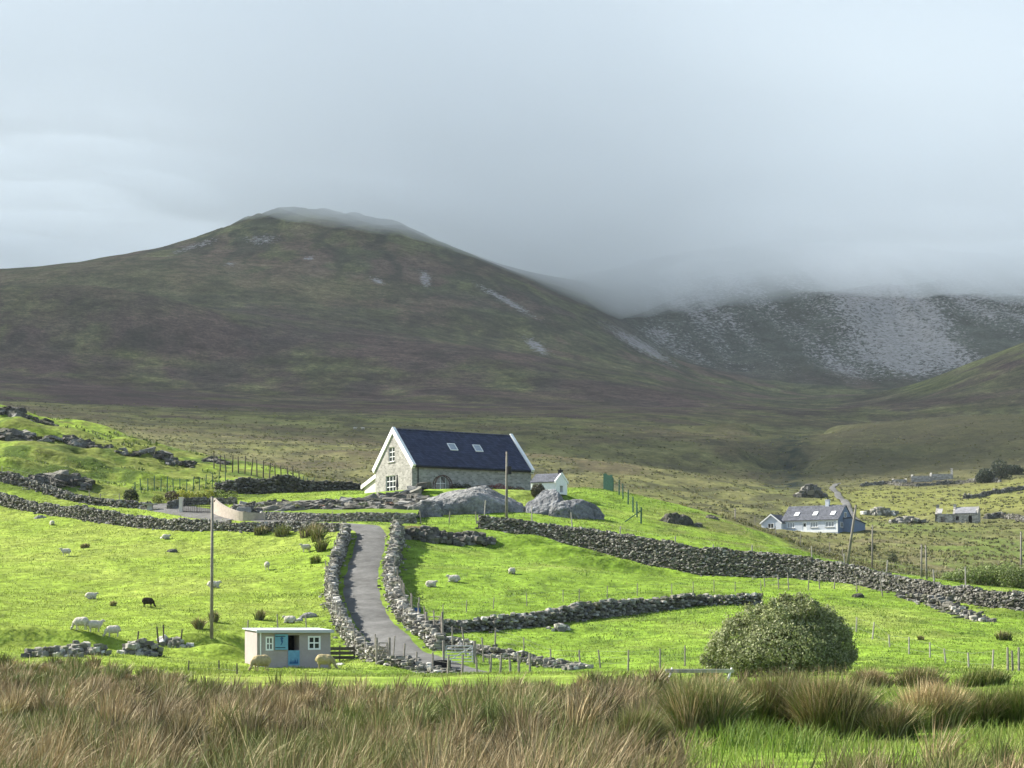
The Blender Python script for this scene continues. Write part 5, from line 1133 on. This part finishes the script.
# ------------------------------------------------------------------ sheep
def sheep_mesh(pose):
    """one continuous body: blended ellipsoids turned into a single mesh"""
    mb = bpy.data.metaballs.new('mb'); mb.resolution = .035; mb.render_resolution = .035; mb.threshold = .25
    o = bpy.data.objects.new('mb', mb); C.objects.link(o)
    def e(x, y, z, r, sx=1, sy=1, sz=1, rot=None):
        k = mb.elements.new(type='ELLIPSOID'); k.co = (x, y, z); k.radius = r * 1.45; k.size_x, k.size_y, k.size_z = sx, sy, sz; k.stiffness = 2
        if rot is not None: k.rotation = Euler((0, rot, 0)).to_quaternion()
    z = .36 if pose == 'lie' else .60
    e(.02, 0, z, .31, 1.45, .95, .98); e(-.28, 0, z + .02, .29, .95, 1.0, 1.0); e(.28, 0, z + .01, .26, .9, .95, 1.0); e(-.56, 0, z - .05, .07, .8, .8, 1.5)
    if pose == 'graze': e(.50, 0, z - .10, .15, 1.0, .8, 1.1); e(.60, 0, z - .26, .105, .8, .8, 1.2); hd = (.68, z - .42, .95)
    elif pose == 'stand': e(.48, 0, z + .13, .15, .9, .8, 1.2); e(.56, 0, z + .25, .11, .8, .8, 1.1); hd = (.66, z + .29, .45)
    else: e(.44, 0, z + .12, .15, .9, .8, 1.2); e(.52, 0, z + .22, .11, .8, .8, 1.1); hd = (.61, z + .25, .5)
    hx, hz, t = hd
    e(hx, 0, hz, .095, 1.1, .85, .9, t); e(hx + .10 * math.cos(t), 0, hz - .10 * math.sin(t), .065, 1.2, .85, .85, t)
    for s_ in (-1, 1):
        e(hx - .05, s_ * .12, hz + .05, .045, .5, 1.4, .5)
        if pose != 'lie':
            for lx in (.27, -.36):
                e(lx, s_ * .14, .40, .09, .9, .8, 1.3); e(lx + .01, s_ * .14, .26, .05, .8, .8, 1.7); e(lx, s_ * .14, .13, .042, .8, .8, 1.9); e(lx + .015, s_ * .14, .04, .045, 1.1, .85, .7)
        else:
            e(.38, s_ * .17, .10, .07, 1.9, .7, .8); e(.52, s_ * .16, .06, .045, 1.6, .7, .7); e(-.22, s_ * .24, .13, .11, 1.5, .7, .9); e(-.02, s_ * .27, .06, .045, 1.8, .7, .7)
    bpy.context.view_layer.update()
    dg = bpy.context.evaluated_depsgraph_get(); out = bpy.data.meshes.new_from_object(o.evaluated_get(dg)); bpy.data.objects.remove(o); bpy.data.metaballs.remove(mb)
    for v in out.vertices:
        if v.co.x < hx - .12 and v.co.z > z - .26:
            k = fbm(np.array([v.co.x * 9 + v.co.z * 7]), np.array([v.co.y * 9 + v.co.z * 5]), 2, 9)[0]; v.co += v.normal * (.03 * k)
    for p in out.polygons:
        q = p.center; p.use_smooth = True
        p.material_index = 1 if q.x > hx - .07 else (2 if pose != 'lie' and q.z < .3 else 0)
    print('SHEEP', pose, len(out.polygons), [round(c, 2) for c in out.vertices[0].co], max(v.co.z for v in out.vertices), min(v.co.x for v in out.vertices), max(v.co.x for v in out.vertices))
    return out
W_A = mat('white wool', (.46, .43, .36), rough=1, spec=0, noise=[(12, .75, 1.15)], bump=(18, .8, .03)); W_Y = mat('yellowish wool', (.36, .30, .17), rough=1, spec=0, noise=[(12, .7, 1.15)], bump=(18, .8, .03))
W_B = mat('dark brown wool', (.035, .028, .022), rough=1, spec=0, noise=[(12, .7, 1.3)]); FACE_B = mat('black face', (.03, .027, .025), rough=.8); FACE_W = mat('grey face', (.16, .145, .125), rough=.8)
SM = {}
def sheep(px, py, pose, heading, wool, face, label, dmin=100, dmax=260, sc=1.0):
    key = (pose, wool.name, face.name)
    if key not in SM:
        base = SM.setdefault(pose, sheep_mesh(pose)); m = base.copy(); m.materials.clear()
        for q in (wool, face, face): m.materials.append(q)
        SM[key] = m
    o = bpy.data.objects.new('sheep', SM[key]); C.objects.link(o); o.location = at(px, py, dmin, dmax) + Vector((0, 0, -.02)); o.rotation_euler = (0, 0, math.radians(heading)); o.scale = (sc * .82,) * 3
    return tag(o, label, 'sheep', 'sheep grazing and resting in the fields')
sheep(81, 630, 'graze', 170, W_A, FACE_W, 'white sheep grazing, largest and leftmost of three near the dark bank', sc=1.1)
sheep(95, 632, 'stand', 20, W_A, FACE_W, 'white sheep in the middle of three near the dark bank')
sheep(113, 637, 'graze', 185, W_A, FACE_W, 'white sheep lowest of three near the dark bank')
sheep(91, 599, 'lie', 10, W_A, FACE_W, 'white sheep lying alone in mid field left of the dark one')
sheep(148, 607, 'graze', 350, W_B, FACE_B, 'dark brown sheep standing in the left field')
sheep(66, 556, 'stand', 190, W_A, FACE_W, 'white sheep in the upper left field, beside a brown tuft')
sheep(52, 525, 'lie', 120, W_A, FACE_W, 'white sheep high in the left field just below the wall', sc=.9)
sheep(166, 539, 'lie', 30, W_A, FACE_W, 'small white sheep above the dark flat stone', sc=.9)
sheep(213.5, 588, 'lie', 5, W_A, FACE_B, 'white sheep with black face lying behind the tall pole', sc=1.1)
sheep(267, 570, 'stand', 100, W_A, FACE_W, 'white sheep seen from behind in the middle of the upper field')
sheep(306, 552, 'stand', 200, W_A, FACE_W, 'white sheep near the left drive wall top')
sheep(290, 623, 'lie', 170, W_A, FACE_W, 'white sheep lying just left of the boulders above the shed')
sheep(261, 671, 'graze', 215, W_Y, FACE_B, 'yellowish sheep grazing right in front of the shed wall', 100, 130, 1.2)
sheep(325, 669, 'graze', -5, W_Y, FACE_W, 'yellowish sheep grazing off the right corner of the shed', 100, 135, 1.2)
sheep(431, 587, 'lie', -20, W_A, FACE_W, 'white sheep lying in the upper right field nearest the drive wall', 130)
sheep(454, 582, 'lie', 180, W_A, FACE_W, 'cream sheep lying flat in the upper right field, middle of three', 130, sc=1.1)
sheep(512, 574, 'lie', 70, W_A, FACE_B, 'black and white sheep lying in the upper right field', 130)
sheep(355, 430, 'stand', 10, W_A, FACE_W, 'far white sheep on the moor above the house, left of a pair', 500, 1300, 1.6)
sheep(363, 430, 'stand', 170, W_A, FACE_W, 'far white sheep on the moor above the house, right of a pair', 500, 1300, 1.6)

# ------------------------------------------------------------------ cloud on the mountain
def cloud():
    xs = np.linspace(-5200, 5200, 260); ys = np.linspace(850, 4800, 130)
    X, Y = np.meshgrid(xs, ys)
    px = X / 2750 * F + CX
    pb = np.interp(px, [-2600, -100, 100, 200, 280, 330, 400, 470, 540, 590, 625, 670, 720, 780, 850, 950, 1024, 1300, 3000], [200, 204, 206, 210, 228, 246, 262, 288, 308, 324, 328, 308, 294, 284, 286, 290, 294, 298, 300])
    k = sstep(1700, 2750, Y)
    zf = (HY - pb) / F * 2750 + 22 * fbm(X / 300, Y / 300, 4, 701) + 22 * fbm(X / 110, Y / 110, 3, 702)
    zn = 520 + 14 * fbm(X / 700, Y / 700, 2, 705)  # forward part out of view, extended to shade the mountain
    zb = zn * (1 - k) + zf * k
    zt = 850 + .78 * (zb - 520) + 80 * fbm(X / 420, Y / 420, 4, 703)
    zt = zb + (zt - zb) * np.clip(.04 + sstep(0, 1.1, (Y - 920) / 780 + .7 * fbm(X / 380, Y / 380, 3, 706)), .04, 1)  # unseen front edge thinned raggedly to soften and dapple its shadow below
    nu, nd = len(xs), len(ys); n = nu * nd
    V = np.concatenate([np.stack([X.ravel(), Y.ravel(), zb.ravel()], 1), np.stack([X.ravel(), Y.ravel(), zt.ravel()], 1)])
    i = (np.arange(nd - 1)[:, None] * nu + np.arange(nu - 1)).ravel()
    Q = [np.stack([i, i + nu, i + nu + 1, i + 1], 1), np.stack([i, i + 1, i + nu + 1, i + nu], 1) + n]
    e = np.arange(nu - 1); Q.append(np.stack([e, e + 1, e + 1 + n, e + n], 1)); e2 = e + nu * (nd - 1); Q.append(np.stack([e2 + 1, e2, e2 + n, e2 + 1 + n], 1))
    e = np.arange(nd - 1) * nu; Q.append(np.stack([e + nu, e, e + n, e + nu + n], 1)); e = e + nu - 1; Q.append(np.stack([e, e + nu, e + nu + n, e + n], 1))
    m = bpy.data.materials.new('cloud vapour'); m.use_nodes = True; N = m.node_tree.nodes; N.remove(N['Principled BSDF'])
    v = N.new('ShaderNodeVolumePrincipled'); v.inputs['Color'].default_value = (.885, .945, 1, 1); v.inputs['Density'].default_value = .0048; v.inputs['Anisotropy'].default_value = .2
    m.node_tree.links.new(v.outputs[0], N['Material Output'].inputs['Volume'])
    o = link('cloud', np_mesh('cloud', V, Q), m); tag(o, 'low grey cloud lying on the mountain tops', 'cloud', kind='stuff')
cloud()
def haze():
    b = MB(); b.box(-7000, 7000, -300, 5400, -9, 950)
    m = bpy.data.materials.new('thin haze'); m.use_nodes = True; N = m.node_tree.nodes; N.remove(N['Principled BSDF'])
    v = N.new('ShaderNodeVolumePrincipled'); v.inputs['Color'].default_value = (.86, .93, 1, 1); v.inputs['Density'].default_value = .000037
    m.node_tree.links.new(v.outputs[0], N['Material Output'].inputs['Volume'])
    tag(b.build('haze', m), kind='stuff')
haze()

# ------------------------------------------------------------------ light, sky, camera
SUN_AZ = math.radians(156)     # compass angle from +X, anticlockwise: from the left, a little beyond
SUN_EL = math.radians(36)
sd = Vector((math.cos(SUN_AZ) * math.cos(SUN_EL), math.sin(SUN_AZ) * math.cos(SUN_EL), math.sin(SUN_EL)))
l = bpy.data.lights.new('sun', 'SUN'); l.energy = 5.0; l.angle = math.radians(.5); l.color = (1, .95, .86)
so = bpy.data.objects.new('sun', l); C.objects.link(so); so.rotation_euler = sd.to_track_quat('Z', 'Y').to_euler()
w = bpy.data.worlds.new('World'); bpy.context.scene.world = w; w.use_nodes = True
N = w.node_tree.nodes; Lk = w.node_tree.links; bg = N['Background']; bg.inputs['Strength'].default_value = .12
sky = N.new('ShaderNodeTexSky'); sky.sky_type = 'NISHITA'; sky.sun_disc = False; sky.sun_elevation = SUN_EL; sky.sun_rotation = (PI / 2 - SUN_AZ) % (2 * PI); sky.air_density = 1; sky.dust_density = 1.5
tc = N.new('ShaderNodeTexCoord'); sp = N.new('ShaderNodeSeparateXYZ'); Lk.new(tc.outputs['Generated'], sp.inputs[0])
mp = N.new('ShaderNodeMapping'); mp.inputs['Scale'].default_value = (1.6, 1.6, 5); Lk.new(tc.outputs['Generated'], mp.inputs[0])
nz = N.new('ShaderNodeTexNoise'); nz.inputs['Scale'].default_value = 1.6; nz.inputs['Detail'].default_value = 6; nz.inputs['Roughness'].default_value = .45; Lk.new(mp.outputs[0], nz.inputs['Vector'])
rp = N.new('ShaderNodeValToRGB'); rp.color_ramp.elements[0].position = .3; rp.color_ramp.elements[0].color = (.74, .93, 1.06, 1); rp.color_ramp.elements[1].position = .72; rp.color_ramp.elements[1].color = (1.12, 1.33, 1.46, 1); Lk.new(nz.outputs['Fac'], rp.inputs[0])
# solid cloud over the mountains (ahead), broken towards the open sky behind the viewer
mr = N.new('ShaderNodeMapRange'); mr.inputs[1].default_value = -.35; mr.inputs[2].default_value = .35; mr.inputs[3].default_value = .3; mr.inputs[4].default_value = 1; Lk.new(sp.outputs[1], mr.inputs[0])
mx = N.new('ShaderNodeMix'); mx.data_type = 'RGBA'; Lk.new(mr.outputs[0], mx.inputs[0]); Lk.new(sky.outputs[0], mx.inputs[6]); Lk.new(rp.outputs[0], mx.inputs[7]); Lk.new(mx.outputs[2], bg.inputs['Color'])

cam = bpy.data.cameras.new('camera'); co = bpy.data.objects.new('camera', cam); C.objects.link(co)
cam.sensor_width = 36; cam.lens = 36 * F / 1024; cam.shift_y = (HY - 384) / 1024; cam.clip_start = .1; cam.clip_end = 30000
co.location = (0, 0, 0); co.rotation_euler = (PI / 2, 0, 0)
sc = bpy.context.scene; sc.camera = co
sc.view_settings.view_transform = 'Standard'; sc.view_settings.look = 'None'; sc.view_settings.exposure = 1.56; sc.view_settings.gamma = 1
sc.render.engine = 'CYCLES'
cy = sc.cycles; cy.max_bounces = 6; cy.diffuse_bounces = 2; cy.glossy_bounces = 2; cy.transmission_bounces = 2; cy.volume_bounces = 4; cy.transparent_max_bounces = 8; cy.use_denoising = True; cy.sample_clamp_indirect = 6
cy.use_adaptive_sampling = True; cy.adaptive_threshold = .02
